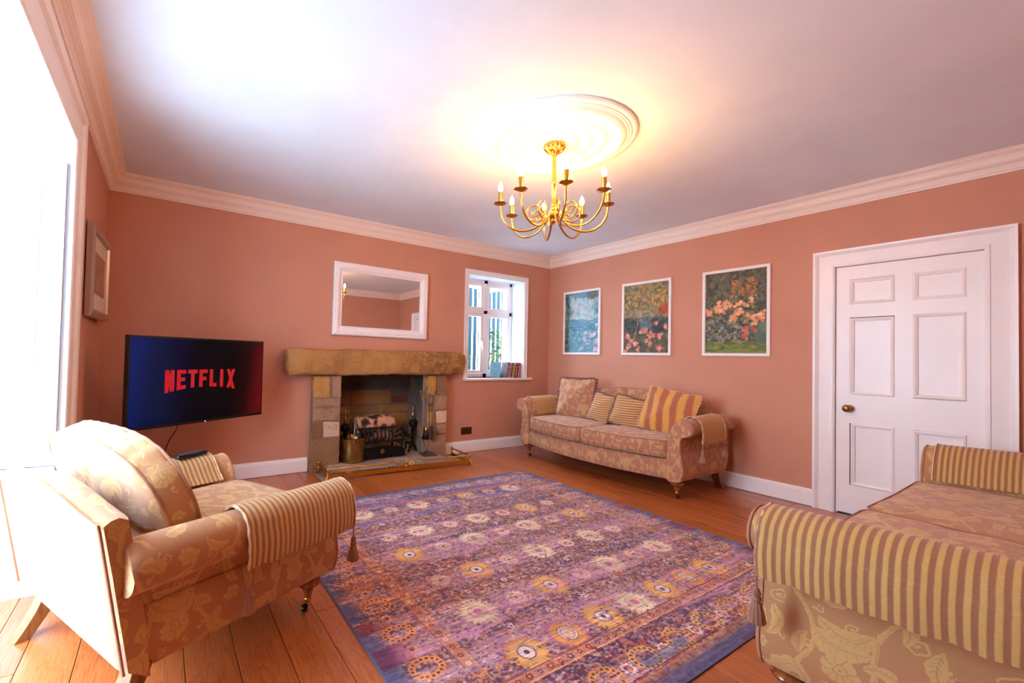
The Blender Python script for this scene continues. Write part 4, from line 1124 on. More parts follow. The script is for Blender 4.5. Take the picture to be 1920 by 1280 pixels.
b = BM(); lathe(b, [(0, 2.475), (.0138, 2.475), (.0138, 2.315), (.017, 2.312), (.017, 2.296), (.0138, 2.293), (.0138, 2.165), (.016, 2.160), (.016, 2.150), (.010, 2.145), (0, 2.145)], 20); obj('stem', b, M['brass'], ch, smooth=True)
b = BM(); lathe(b, [(0, 2.150), (.016, 2.148), (.020, 2.138), (.018, 2.125), (.030, 2.112), (.034, 2.098), (.030, 2.084), (.016, 2.074), (.012, 2.062), (.016, 2.054), (.010, 2.044), (.004, 2.036), (0, 2.03)], 24); obj('hub', b, M['brass'], ch, smooth=True)
RA = .342
def arm_bm(rot):
    b = BM(); c, s = math.cos(rot), math.sin(rot)
    P = [(.025, 2.105), (.05, 2.075), (.085, 2.035), (.13, 2.005), (.19, 1.990), (.25, 2.000), (.30, 2.035), (.332, 2.085), (.342, 2.14), (.342, 2.160)]
    tube(b, [(r*c, r*s, z) for r, z in [(p.x, p.y) for p in catmull([(a, z_, 0) for a, z_ in P], 6)]], .0066, 8)
    return b
def scroll_bm(rot):
    b = BM(); c, s = math.cos(rot), math.sin(rot); pts = []
    for k in range(41):
        q = k/40; a = -PI*.75+q*2*PI*1.35; R = .060*(1-q*.62); pts.append((.118+R*math.cos(a), 2.108+R*math.sin(a)+.012*q))
    pts = [(.045, 2.078), (.062, 2.070)]+pts
    tube(b, [(r*c, r*s, z) for r, z in pts], .0048, 8); return b
A0 = .170
for k in range(8):
    a = A0+k*PI/4; ax, ay = RA*math.cos(a), RA*math.sin(a)
    arm = obj('arm', arm_bm(a), M['brass'], ch, smooth=True)
    obj('scroll', scroll_bm(a), M['brass'], arm, smooth=True)
    b = BM(); lathe(b, [(0, 2.150), (.008, 2.150), (.012, 2.157), (.034, 2.163), (.040, 2.170), (.037, 2.172), (.030, 2.167), (.010, 2.163), (0, 2.163)], 32, c=(ax, ay, 0), flute=(8, .07)); obj('drip_dish', b, M['brass'], arm, smooth=True)
    b = BM(); lathe(b, [(.0, 2.162), (.0145, 2.162), (.0145, 2.242), (.012, 2.244), (0, 2.244)], 16, c=(ax, ay, 0)); obj('candle_tube', b, M['brass'], arm, smooth=True)
    b = BM(); lathe(b, [(0, 2.244), (.008, 2.246), (.0135, 2.256), (.0155, 2.268), (.013, 2.282), (.008, 2.295), (.003, 2.306), (0, 2.310)], 14, c=(ax, ay, 0)); obj('bulb', b, M['bulb'], arm, smooth='all', label='lit flame-shaped bulb')

# ------------------------------------------------------------------ rug
RX0, RX1, RY0, RY1 = -3.875, -1.395, -3.545, -1.0
def rug_image(N=1400):
    rng = np.random.default_rng(5); H = Wd = N
    LX, LY = RX1-RX0, RY1-RY0
    def C(*c): return np.array(c, np.float32)/255
    n1 = fbm(H, Wd, 26, 3, rng, 5); n2 = fbm(H, Wd, 40, 5, rng, 4); n3 = fbm(H, Wd, 12, 3, rng, 4); fine = rng.random((H, Wd)).astype(np.float32)
    strk = vnoise(H, Wd, N//4, 24, rng); mott = fbm(H, Wd, 110, 90, rng, 3); mott2 = fbm(H, Wd, 70, 60, rng, 3); mott3 = fbm(H, Wd, 150, 120, rng, 2)
    yy0 = RY1-np.arange(H)[:, None]/H*LY
    rowph = .5+.5*np.cos(2*PI*(yy0+3.10)/.322)                     # 1 on a flower row, 0 between
    band = np.clip((rowph+(n1-.5)*3.8+(strk-.5)*.4-.36)*2.6, 0, 1)[..., None]
    plum = C(104, 66, 90)*(1-n3[..., None])+C(142, 100, 92)*n3[..., None]; mau = C(192, 140, 154)*(1-n2[..., None])+C(176, 146, 150)*n2[..., None]
    pal = [C(44, 52, 98), C(96, 56, 84), C(190, 128, 160), C(150, 104, 116), C(176, 146, 160)]; P = np.array(pal)
    im = plum*(1-band)+mau*band
    nv = (np.clip((fbm(H, Wd, 30, 2, rng, 4)-.60)*9, 0, 1)*(strk > .25))[..., None]*.75; im = im*(1-nv)+C(58, 56, 104)*nv
    i0 = (np.clip(n1*1.6-.3, 0, .99)*5).astype(int)
    yy, xx = np.mgrid[0:H, 0:Wd]; X = RX0+xx/Wd*LX; Y = RY1-yy/H*LY
    # tints: blue far right, rust on the left, red near
    def blend(m, c): 
        nonlocal im
        m = np.clip(m, 0, 1)[..., None]; im = im*(1-m)+c*m
    blend(np.clip((Y+1.95)/.5, 0, 1)*np.clip((n1-.46)*9, 0, 1)*.7, C(56, 80, 144))
    blend(np.clip((-3.25-X)/.35, 0, 1)*np.clip((-1.9-Y)/.25, 0, 1)*np.clip((Y+2.85)/.2, 0, 1)*(n1 > .44)*.42, C(196, 120, 76))
    blend(np.clip((-3.22-Y)/.1, 0, 1)*(n2 > .45)*.65, C(120, 48, 62))
    blend(np.clip((X+1.9)/.3, 0, 1)*(n2 < .5)*np.clip((-2.2-Y)/.4, 0, 1)*.5, C(96, 100, 128))
    # ornament flecks
    dens = .045*(band[..., 0]-.35)
    blend((fbm(H, Wd, 250, 150, rng, 2) > .60+dens)*.6, C(206, 164, 124))
    blend((fbm(H, Wd, 190, 150, rng, 2) > .62+dens)*.6, C(216, 188, 172))
    blend((fbm(H, Wd, 240, 160, rng, 2) > .64)*.55, C(88, 52, 84))
    blend((fbm(H, Wd, 150, 110, rng, 2) > .69+dens*.5)*.7, C(190, 104, 72))
    blend((fbm(H, Wd, 200, 140, rng, 2) > .64)*.5, C(156, 134, 172))
    def at(x, y): return (x-RX0)/LX*Wd, (RY1-y)/LY*H
    def flower(x, y, R, ptl, cols, sharp=.16, ex=1.0):
        cx, cy = at(x, y); r = R/LX*Wd; q = int(r*1.5)+2
        x0, x1, y0, y1 = max(0, int(cx)-q), min(Wd, int(cx)+q), max(0, int(cy)-q), min(H, int(cy)+q)
        if x1 <= x0 or y1 <= y0: return
        b_, a_ = np.mgrid[y0:y1, x0:x1]; dx = (a_-cx)/ex; dy = b_-cy; d = np.hypot(dx, dy)/r; th = np.arctan2(dy, dx)
        saw = np.abs(((th*ptl/(2*PI)) % 1)*2-1)
        edge = 1-sharp*saw
        wear = mott[y0:y1, x0:x1] > .33
        for (k, col, a) in cols:
            m = ((d < edge*k) if k > .5 else (d < k*(1-.12*saw)))*a*wear
            im[y0:y1, x0:x1] = im[y0:y1, x0:x1]*(1-m[..., None])+np.array(C(*col))*m[..., None]
    cols_x = [-3.336+.2355*k for k in range(7)]; rows_y = [-3.122, -2.800, -2.480, -2.140, -1.865, -1.405]
    cream = (214, 188, 162); gold = (214, 158, 90); wh = (226, 210, 204); pink = (190, 110, 148); dk = (96, 56, 80)
    kinds = [lambda x, y: flower(x, y, .098, 22, [(1, gold, .9), (.80, (220, 172, 112), .9), (.42, dk, .9), (.37, wh, .95), (.13, dk, .9)], .2),
             lambda x, y: flower(x, y, .088, 18, [(1.15, pink, .7), (.95, gold, .9), (.55, dk, .7), (.5, wh, .9), (.40, dk, .55), (.34, cream, .9), (.12, gold, .9)], .14),
             lambda x, y: flower(x, y, .102, 20, [(1, cream, .92), (.78, (222, 200, 170), .9), (.5, (170, 150, 130), .6), (.42, cream, .9), (.22, pink, .9)], .24),
             lambda x, y: flower(x, y, .060, 14, [(1.2, pink, .6), (1, cream, .9), (.55, (180, 110, 110), .8), (.45, cream, .9), (.2, dk, .7)], .2)]
    big = {0: [0, 1, 0, 2, 0, 1, 0], 2: [1, 0, 2, 1, 2, 0, 1], 4: [2, 1, 2, 0, 2, 1, 2]}
    for r, y in enumerate(rows_y):
        for c, x in enumerate(cols_x):
            if r == 0: kinds[[0, 1, 0, 2, 0, 1, 0][c]](x, y)
            elif (r+c) % 2 == 1: kinds[2 if (c+r) % 3 else 0](x, y)
            else: kinds[3](x, y) if r % 2 == 0 or c % 2 else kinds[1](x, y)
    # stems and commas between the flowers
    for r in range(len(rows_y)-1):
        for c, x in enumerate(cols_x[:-1]):
            for (dx, dy, R, col) in ((.06, .5, .022, wh), (.17, .45, .02, gold), (.12, .2, .016, gold), (.12, .75, .018, cream)):
                flower(x+dx, rows_y[r]+(rows_y[r+1]-rows_y[r])*dy, R, 5, [(1, col, .85), (.4, dk, .7)], .4, ex=.8)
            xm = x+.118; cx, cy0 = at(xm, rows_y[r]+.09); _, cy1 = at(xm, rows_y[r+1]-.09)
            y0_, y1_ = int(min(cy0, cy1)), int(max(cy0, cy1)); im[y0_:y1_, int(cx)-1:int(cx)+2] = im[y0_:y1_, int(cx)-1:int(cx)+2]*.35+C(*gold)*.65
    # borders
    def hline(y, t_, col, a, x0=-3.52, x1=-1.76):
        cx0, cy = at(x0, y); cx1, _ = at(x1, y); w_ = max(1, int(t_/LY*H)); s = (slice(int(cy), int(cy)+w_), slice(int(cx0), int(cx1)))
        m = (a*(mott[s] > .3))[..., None]; im[s] = im[s]*(1-m)+C(*col)*m
    def vline(x, t_, col, a, y0=-3.26, y1=-1.28):
        cx, c0 = at(x, y1); _, c1 = at(x, y0); w_ = max(1, int(t_/LX*Wd)); s = (slice(int(c0), int(c1)), slice(int(cx), int(cx)+w_))
        m = (a*(mott[s] > .36))[..., None]; im[s] = im[s]*(1-m)+C(*col)*m
    for (y, sg) in ((-3.20, 1), (-1.28, -1)):
        hline(y, .055, (206, 146, 112), .62, -3.55, -1.72); hline(y-.002, .006, (120, 60, 70), .8, -3.55, -1.72); hline(y-.052, .006, (230, 180, 130), .8, -3.58, -1.70); hline(y-.064, .004, (110, 50, 60), .8, -3.58, -1.70)
        for k in range(34):
            flower(-3.53+k*.0545, y-.027, .013 if k % 2 else .017, 5, [(1, (150, 60, 70) if k % 3 else (110, 70, 130), .9), (.4, gold, .9)], .3)
    for x in (-3.60, -1.725):
        vline(x, .055, (214, 150, 104), .55); vline(x, .005, (120, 60, 60), .7); vline(x+.055, .005, (226, 176, 120), .8)
        for k in range(36): flower(x+.028, -3.22+k*.0545, .014, 5, [(1, (150, 60, 60) if k % 3 else wh, .85), (.4, gold, .9)], .3)
    # outer border rosettes and brackets
    def ring(x, y, R, col):
        for k in range(16):
            a = 2*PI*k/16; flower(x+R*math.cos(a), y+R*.8*math.sin(a), .017, 4, [(1, col, .9), (.42, dk, .8)], .2)
    for k in range(8):
        x = -3.42+k*.235
        ring(x, -3.385, .062, gold if k % 2 else (214, 170, 110)); flower(x+.118, -3.39, .035, 10, [(1, wh, .85), (.5, (170, 60, 70), .8), (.3, gold, .9)], .35)
        ring(x, -1.14, .06, (196, 180, 196))
        ring(-3.72, -1.35-k*.235, .060, (222, 150, 90)); ring(-1.57, -1.35-k*.235, .06, (206, 160, 120))
        flower(-3.72, -1.467-k*.235, .03, 8, [(1, (222, 160, 110), .8), (.4, dk, .8)], .3)
    hline(-3.452, .045, (206, 140, 80), .5, -3.7, -1.75); hline(-3.44, .004, (90, 50, 60), .8, -3.7, -1.7); hline(-3.50, .004, (90, 50, 60), .7, -3.7, -1.7)
    for k in range(40): flower(-3.68+k*.05, -3.475, .013, 4, [(1, gold if k % 2 else (160, 60, 56), .8)], .3)
    for k in range(3): flower(-2.95+k*.1, -3.41, .03, 4, [(.9, (84, 108, 150), .5)], .2, ex=3)
    # horizontal weave streaks that wash over the ornament, worn edges
    wash = np.clip((n1-.54)*6, 0, 1)*(strk > .45)*.45
    m = wash[..., None]; im = im*(1-m)+(np.array(P)[(i0+3) % len(pal)])*m
    ed = np.minimum(np.minimum(X-RX0, RX1-X), np.minimum(Y-RY0, RY1-Y))
    m = (np.clip((.10-ed)/.06, 0, 1)*(n2+.25*strk > .52))[..., None]*.8; im = im*(1-m)+C(88, 92, 128)*m
    m = (np.clip((.16-ed)/.1, 0, 1)*(n1 > .58))[..., None]*.6; im = im*(1-m)+C(112, 44, 70)*m
    m = (ed < .006)[..., None]*.8; im = im*(1-m)+C(92, 100, 130)*m
    im = im*(.90+.26*strk[..., None])*(.92+.14*fine[..., None])
    im = np.clip((im-.42)*1.16+.405, 0, 1)
    return np.clip(im, 0, 1)
t = NT('rug_weave'); ti = t.n('ShaderNodeTexImage'); ti.image = img_from('rug_pattern', rug_image()); ti.extension = 'EXTEND'
t.l(t.coord(which='UV'), ti.inputs['Vector']); rib = t.noise(t.coord((40, 700, 40)), 1.0, 2)
t.set(Base_Color=ti.outputs['Color'], Roughness=.92, Sheen_Weight=.15, Specular_IOR_Level=.15); t.bump(rib, .35, .003)
b = BM(); uvl = b.loops.layers.uv.verify(); n = 60
G = {}
for i in range(n+1):
    for j in range(n+1):
        x = RX0+(RX1-RX0)*i/n; y = RY0+(RY1-RY0)*j/n
        e = min(i, n-i, j, n-j)/n
        z = .007+.0016*MN.noise(Vector((x*3, y*3, 0)))+(.010*max(0, 1-i/3)*max(0, MN.noise(Vector((0, y*2.3+1, 4)))+.3))
        bend = .010*math.sin(y*2.3) if i == 0 else 0
        G[i, j] = b.verts.new((x+bend, y, z))
for i in range(n):
    for j in range(n):
        f = b.faces.new((G[i, j], G[i+1, j], G[i+1, j+1], G[i, j+1]))
        for l, (p, q) in zip(f.loops, ((i, j), (i+1, j), (i+1, j+1), (i, j+1))): l[uvl].uv = (p/n, q/n)
ring = [G[i, 0] for i in range(n+1)]+[G[n, j] for j in range(1, n+1)]+[G[i, n] for i in range(n-1, -1, -1)]+[G[0, j] for j in range(n-1, 0, -1)]
low = [b.verts.new((v.co.x, v.co.y, .0005)) for v in ring]
for i in range(len(ring)):
    j = (i+1) % len(ring); f = b.faces.new((ring[i], low[i], low[j], ring[j]))
    for l in f.loops:
        l[uvl].uv = (.001, .5)
r = obj('rug', b, t.m, smooth=True); tag(r, 'large purple, blue and rust patterned rug in the middle of the wooden floor', 'rug')

# ------------------------------------------------------------------ upholstery
def arm_profile(h, k=1.0):
    """(u outward, z) closed outline of an armrest section, h = height of the scroll top"""
    d = h-.69
    P = [(0, .16), (0, .30), (.0, .42), (.006, .50+d), (.022, .565+d), (.048, .622+d), (.085, .668+d), (.130, .690+d), (.175, .682+d), (.208, .652+d), (.218, .612+d),
         (.205, .575+d), (.175, .552+d), (.145, .545+d), (.122, .528+d), (.112, .49+d), (.112, .43+d*.6), (.122, .36), (.138, .29), (.140, .24), (.128, .19), (.100, .160)]
    return [(u*k, z) for u, z in P]
def dense(P, n=3, closed=True):
    return [(v.x, v.y) for v in catmull([(a, z, 0) for a, z in P], n, closed)]
def cushion_bm(outline, t, fmap, crown=.03, rings=9, edge=None, puff=.004, seed=0, side=3, p=2.4):
    """closed pillow over a star-shaped outline [(a,b)]; fmap(a,b,c)->3D"""
    b = BM(); n = len(outline)
    ca = sum(q[0] for q in outline)/n; cb = sum(q[1] for q in outline)/n
    def surf(s, sgn):
        rows = []
        for k in range(1, rings+1):
            q = k/rings; q = 1-(1-q)**1.3
            row = []
            for (a, bb) in outline:
                A_, B2_ = ca+(a-ca)*q, cb+(bb-cb)*q
                c = t/2+crown*(1-q**p)
                c += puff*MN.noise(Vector((A_*9+seed, B2_*9, sgn*3)))
                row.append(b.verts.new(Vector(fmap(A_, B2_, sgn*c))))
            rows.append(row)
        cv = b.verts.new(Vector(fmap(ca, cb, sgn*(t/2+crown))))
        for i in range(n): b.faces.new((cv, rows[0][i], rows[0][(i+1) % n]))
        for r0, r1 in zip(rows, rows[1:]):
            for i in range(n): b.faces.new((r0[i], r1[i], r1[(i+1) % n], r0[(i+1) % n]))
        return rows[-1]
    top = surf(t, 1); bot = surf(t, -1); prev = top
    for k in range(1, side+1):
        if k == side: cur = bot
        else:
            q = 1-2*k/side; bul = 1+.012*math.sin(PI*k/side)/max(.2, 1)
            cur = [b.verts.new(Vector(fmap(ca+(a-ca)*bul, cb+(bb-cb)*bul, t/2*q))) for (a, bb) in outline]
        for i in range(n): b.faces.new((prev[i], prev[(i+1) % n], cur[(i+1) % n], cur[i]))
        prev = cur
    return b
def rect_outline(w, h, r=.04, n=10, bow=0.0, pinch=0.0, cn=5):
    """rounded rectangle centred on 0, ccw; bow: front (-b) edge bulge"""
    P = []
    for (cx, cy, a0) in ((w/2-r, -h/2+r, -PI/2), (w/2-r, h/2-r, 0), (-w/2+r, h/2-r, PI/2), (-w/2+r, -h/2+r, PI)):
        for k in range(cn+1):
            a = a0+PI/2*k/cn; P.append((cx+r*math.cos(a), cy+r*math.sin(a)))
        # straight run to next corner is filled by resample
    Q = resample([(a, c, 0) for a, c in P], (2*w+2*h)/(8*n), closed=True)
    out = []
    for v in Q:
        a, c = v.x, v.y
        if pinch: 
            a2 = a*(1-pinch*(1-(2*c/h)**2)); c2 = c*(1-pinch*(1-(2*a/w)**2)); a, c = a2, c2
        if bow and c < 0: c -= bow*max(0, 1-(2*a/w)**2)*min(1, -c/(h/2))
        out.append((a, c))
    return out
def tassel(parent, p, L=.15, k=1.0, rz=0):
    """cord, knot and skirt hanging from p"""
    x, y, z = p
    b = BM(); tube(b, [(x, y, z+.01), (x+.002, y, z-.022*k), (x, y, z-.045*k)], .003*k, 6)
    lathe(b, [(0, -.040*k), (.007*k, -.044*k), (.010*k, -.052*k), (.012*k, -.060*k), (.008*k, -.066*k), (.013*k, -.070*k), (.013*k, -.080*k), (.009*k, -.084*k), (.014*k, -.09*k),
              (.020*k, -.115*k), (.025*k, -.145*k), (.024*k, -.150*k), (0, -.148*k)], 26, c=(x, y, z), flute=(13, .07))
    return obj('tassel', b, M['tassel'], parent, smooth=True)

def turned_leg(parent, x, y, h=.16):
    b = BM(); s = h/.16
    lathe(b, [(0, .165*s), (.040, .165*s), (.044, .157*s), (.034, .150*s), (.052, .142*s), (.056, .132*s), (.050, .122*s), (.028, .116*s), (.022, .110*s), (.028, .104*s), (.024, .096*s),
              (.018, .075*s), (.014, .055*s), (.013, .045*s), (0, .045*s)], 24, c=(x, y, 0))
    lg = obj('leg', b, M['leg'], parent, smooth=True, label='turned mahogany front leg on a brass castor')
    b = BM(); lathe(b, [(.015, .062*s), (.0165, .058*s), (.0165, .046*s), (.012, .040*s), (.008, .036*s), (0, .035*s)], 16, c=(x, y, 0))
    tube(b, [(x-.013, y, .040*s), (x-.015, y+.016, .016*s)], .0035, 6); tube(b, [(x+.013, y, .040*s), (x+.013, y+.016, .016*s)], .0035, 6)
    obj('castor_cup', b, M['brass'], lg, smooth=True)
    b = BM(); lathe(b, [(0, -.009), (.015, -.009), (.018, -.005), (.018, .005), (.015, .009), (0, .009)], 18, axis='x', c=(x, y+.016, .0185)); obj('castor_wheel', b, M['black'], lg, smooth=True)
def raked_leg(parent, x, y, h=.17):
    b = BM(); secs = []
    for k in range(6):
        q = k/5; z = h*(1-q); yy = y+.09*q**1.4; w = .037-.008*q
        secs.append([(x-w, yy-w*.8, z), (x+w, yy-w*.8, z), (x+w, yy+w*.8, z), (x-w, yy+w*.8, z)])
    loft(b, secs); return obj('leg', b, M['leg_light'], parent, label='square raked back leg')

def seat_furniture(name, label, cat, loc, rz, Wi, D, H, ncush, bow, crest, sidez, fab, back_kind, seat_h=.50, loose_h=.90, rake=.10, arm_full=False):
    """upholstered seat; local x along the width, front edge at y=0 facing -y, back towards +y"""
    root = thing(name, label, cat, loc, rz)
    hw = Wi/2
    # seat base with a bowed front rail
    b = BM(); secs = []
    n = 22
    for i in range(n+1):
        x = -hw+Wi*i/n; k = 1-(x/hw)**2; f = -bow*k+.012
        secs.append([(x, f+.03, .155-.0*k), (x, f+.005, .168), (x, f-.006, .22), (x, f-.004, .29), (x, f+.012, .325), (x, f+.05, .335), (x, D-.10, .335), (x, D-.06, .155)])
    loft(b, secs); obj('seat_base', b, fab, root, smooth=45)
    # arms
    for s in (-1, 1):
        P = dense(arm_profile(H), 3); secs = []
        for (y, sc, drop) in (((-.02, 1, 0), (.0, 1, 0), (.3, 1, 0), (.6, 1, .0), (D-.10, 1, .0), (D-.05, .985, .0), (D-.02, .93, .002), (D-.003, .82, .006)) if arm_full else ((.012, 1, 0), (.03, 1, 0), (.3, 1, 0), (.55, 1, .0), (D-.16, 1, .0), (D-.07, .97, .004), (D-.02, .88, .012), (D+.01, .7, .03))):
            sec = []
            for (u, z) in P:
                zz = z
                if z > .5: uu = .11+(u-.11)*sc; zz = (H-.07)+(z-(H-.07))*sc-drop+.02*(y/D)
                else: uu = u
                if y > D-.10: zz = max(zz, .16+(y-(D-.10))*.5)
                if z < .35: y2 = y-(max(0, y-(D-.12)))*.8*(1-(z-.16)/.19)
                else: y2 = y
                sec.append((s*(hw+uu), y2, zz))
            secs.append(sec)
        b = BM(); loft(b, secs); arm = obj('armrest', b, fab, root, smooth=55)
        # facing panel with piping on its outline
        b = BM(); cxu, czu = .085, .40
        def insetp(k, u, z): return (u+(cxu-u)*k, z+(czu-z)*k*.35)
        fy = -.032 if arm_full else 0
        A_ = [(s*(hw+u), fy+.012, z) for u, z in P]; Bq = [(s*(hw+insetp(.06, u, z)[0]), fy-.004, insetp(.06, u, z)[1]) for u, z in P]
        loft(b, [A_, Bq]); obj('arm_facing', b, fab, arm, smooth=45)
        b = BM(); tube(b, [(s*(hw+u), fy+.006, z) for u, z in P], .0045, 6, closed=True); obj('piping', b, M['piping'], arm, smooth=True)
    # back frame
    bw = hw+(.150 if arm_full else .125); n = 36; secs = []; pipe_r, pipe_f = [], []
    yb0 = D-.02; thk = .085 if arm_full else .11
    def ztop(x): 
        q = abs(x)/bw; return sidez+(crest-sidez)*(.5+.5*math.cos(PI*min(1, q*1.02)))**.85
    for i in range(n+1):
        x = -bw+2*bw*i/n; zt = ztop(x)
        edge = min(1, min(i, n-i)/1.5); th = thk
        def Y(z, back): 
            r_ = rake*max(0, z-.16)/.6
            return (yb0+r_) if back else (yb0-th+r_*.9)
        xin = x if z_ok else x
        sec = [(x, Y(.16, 1)-.05, .158), (x, Y(.2, 1), .20), (x, Y(.4, 1), .40), (x, Y(zt*.75, 1), zt*.75), (x, Y(zt, 1), zt-.012), (x, Y(zt, 1)-.018, zt), (x, Y(zt, 0)+.03, zt+.004), (x, Y(zt, 0)+.006, zt-.010), (x, Y(.5, 0), .50), (x, Y(.3, 0), .30), (x, Y(.2, 0), .158)]
        k = (1-edge)*.012
        sec = [(x, y_-k if j < 6 else y_+k, z) for j, (x, y_, z) in enumerate(sec)]
        secs.append(sec); pipe_r.append((x, Y(zt, 1)+.001, zt-.006)); pipe_f.append((x, Y(zt, 0)+.01, zt-.002))
    b = BM(); loft(b, secs); bk = obj('backrest', b, fab, root, smooth=45)
    b = BM(); side = lambda sx: [(sx, secs[0][3][1] if False else yb0+rake*max(0, z-.16)/.6+.001, z) for z in (.20, .3, .4, .5, .6, ztop(bw)-.02)]
    tube(b, side(-bw)+pipe_r+side(bw)[::-1], .0048, 6); obj('piping', b, M['piping'], bk, smooth=True)
    # seat cushions
    gap = .006; cw = (Wi-gap*(ncush+1))/ncush; cd = D-.13
    for i in range(ncush):
        cx = -hw+gap+cw/2+i*(cw+gap)
        ol = rect_outline(cw, cd, .05, 12)
        def fm(a, c, d, cx=cx):
            X = cx+a; k = 1-(X/hw)**2
            fb = bow*k*max(0, min(1, (.5-(c/cd)))) 
            return (X, .006+cd/2+c-fb-.012, .335+(seat_h-.335)/2*1.0+d-.008*(1 if d > 0 else 0)*(1-abs(a)/(cw/2)))
        th = seat_h-.335-.028
        b = cushion_bm(ol, th, fm, crown=.026, seed=i+Wi*7, p=3.2, puff=.006)
        c_ = obj('seat_cushion', b, fab, root, smooth='all')
        for sgn in (1, -1):
            b = BM(); tube(b, [fm(a*1.003, c*1.003, sgn*th/2) for a, c in ol], .0045, 6, closed=True); obj('piping', b, M['piping'], c_, smooth=True)
    # loose back cushions
    if back_kind == 'sofa':
        wtot = Wi+.10
        for s in (-1, 1):
            wq = wtot/2-.004
            def oh(a):     # top edge of the cushion against position, a measured from the middle outwards
                q = a/wq; return (loose_h-.47)*(1-.10*math.sin(q*PI*.9)**2-.34*max(0, q-.78)**1.0*0) if q < .8 else (loose_h-.47)*(1-.10*math.sin(q*PI*.9)**2)*math.sqrt(max(.05, 1-((q-.8)/.22)**2))
            ol = [(wq*(1-k/10), 0) for k in range(0, 10)]+[(0, z_) for z_ in (0, .12, .24, .36)]+[(wq*k/24, oh(wq*k/24)) for k in range(0, 25)]+[(wq*1.0, .10)]
            pts = resample([(a, c, 0) for a, c in ol], .028, closed=True); ol = [(v.x, v.y) for v in pts]
            def fm(a, c, d, s=s):
                ang = math.radians(14); y0 = D-.185
                return (s*(a+.004), y0+c*math.sin(ang)-d*math.cos(ang), .475+c*math.cos(ang)+d*math.sin(ang))
            b = cushion_bm(ol, .09, fm, crown=.035, seed=s+3, p=2.2, puff=.008); q_ = obj('back_cushion', b, fab, root, smooth='all')
            for sg in (1, -1):
                b = BM(); tube(b, [fm(a, c, sg*.045) for a, c in ol], .0045, 6, closed=True); obj('piping', b, M['piping'], q_, smooth=True)
    else:
        wq = Wi/2+.15; h0 = loose_h-.495
        ol = []
        for k in range(41):
            a = PI*k/40; ex = .62
            ol.append((wq*(abs(math.cos(a))**ex)*(1 if math.cos(a) >= 0 else -1), .10+(h0-.10)*(math.sin(a)**.8)))
        ol += [(-wq*.97, .03), (-wq*.88, 0), (wq*.88, 0), (wq*.97, .03)]
        ol = [(v.x, v.y) for v in resample([(a, c, 0) for a, c in ol], .022, closed=True)]
        TH = .10; pk = [1]
        def fm(a, c, d):
            ang = math.radians(22); y0 = D-.25
            pl = .005*math.sin(a*80)*(1 if c > h0*.55 else 0)*(1-abs(d)/TH*.4)
            return (a+.09, y0+c*math.sin(ang)-d*math.cos(ang), .515+c*math.cos(ang)*1.0+d*math.sin(ang)+pl*pk[0])
        b = cushion_bm(ol, TH, fm, crown=.042, seed=2, p=2.4, puff=.012, side=5); q_ = obj('back_cushion', b, fab, root, smooth='all', label='loose arched back cushion with a piped edge')
        pk[0] = .35
        for sg in (1, -1):
            b = BM(); tube(b, [fm(a, c, sg*TH/2) for a, c in ol], .0055, 6, closed=True); obj('piping', b, M['piping'], q_, smooth=True)
    # legs
    for s in (-1, 1):
        turned_leg(root, s*(hw+.055), .065); raked_leg(root, s*(hw+.06), D-.09)
    return root
z_ok = True
def arm_cover(label, loc, rz, Wi, H, side, y0, y1, mat, group=None, hang=.10, inner_z=.50, sag=.0, tk=1.0, flip=False, D=.85):
    """striped cloth thrown over an armrest, edged with rope; tassels at the outer corners"""
    root = thing('arm_cover', label, 'arm cover', loc, rz, group)
    hw = Wi/2; full = arm_profile(H); d = H-.69
    top = [(u, z) for (u, z) in full if z >= inner_z+d*0-.001][:9]
    path = [(0, inner_z)]+[q for q in top if q[1] > inner_z+.01]
    # keep to the upper outer quarter then hang free
    path = [q for q in path if not (q[0] > .15 and q[1] < .61+d)]
    path += [(.222, .60+d), (.226, .56+d), (.224, .545+d-hang*.5), (.221, .545+d-hang)]
    path = dense(path, 3, closed=False)
    # offset outwards by the cloth's lift
    def off(P, e):
        out = []
        for i, (u, z) in enumerate(P):
            a = P[max(0, i-1)]; c = P[min(len(P)-1, i+1)]; tx, tz = c[0]-a[0], c[1]-a[1]; L = math.hypot(tx, tz) or 1
            out.append((u-tz/L*e, z+tx/L*e))
        return out
    Po, Pi = off(path, .015), off(path, .006)
    n = max(8, int((y1-y0)/.03)); secs = []
    for i in range(n+1):
        y = y0+(y1-y0)*i/n; w = .0035*math.sin(y*38)+.003*MN.noise(Vector((y*9, hw, 0)))
        up = .02*(y/D)
        sec = [(side*(hw+u+w*(.3+.7*(k/len(Po)))), y, z+up+(.004*math.sin(y*60) if k > len(Po)-4 else 0)) for k, (u, z) in enumerate(Po)]
        sec += [(side*(hw+u+w*(.3+.7*(1-k/len(Pi)))), y, z+up+(.004*math.sin(y*60) if k < 4 else 0)) for k, (u, z) in enumerate(Pi[::-1])]
        secs.append(sec)
    b = BM(); loft(b, secs); obj('cloth', b, mat, root, smooth=50)
    for y in (y0, y1):
        pts = resample([(side*(hw+u), y, z+.02*(y/D)) for u, z in off(path, .012)], .005)
        b = BM(); tube(b, pts, .0062, 8, twist=.55); obj('rope_trim', b, M['rope'], root, smooth=True)
        tassel(root, (side*(hw+path[-1][0]+.012), y, path[-1][1]+.02*(y/D)), k=tk)
    return root

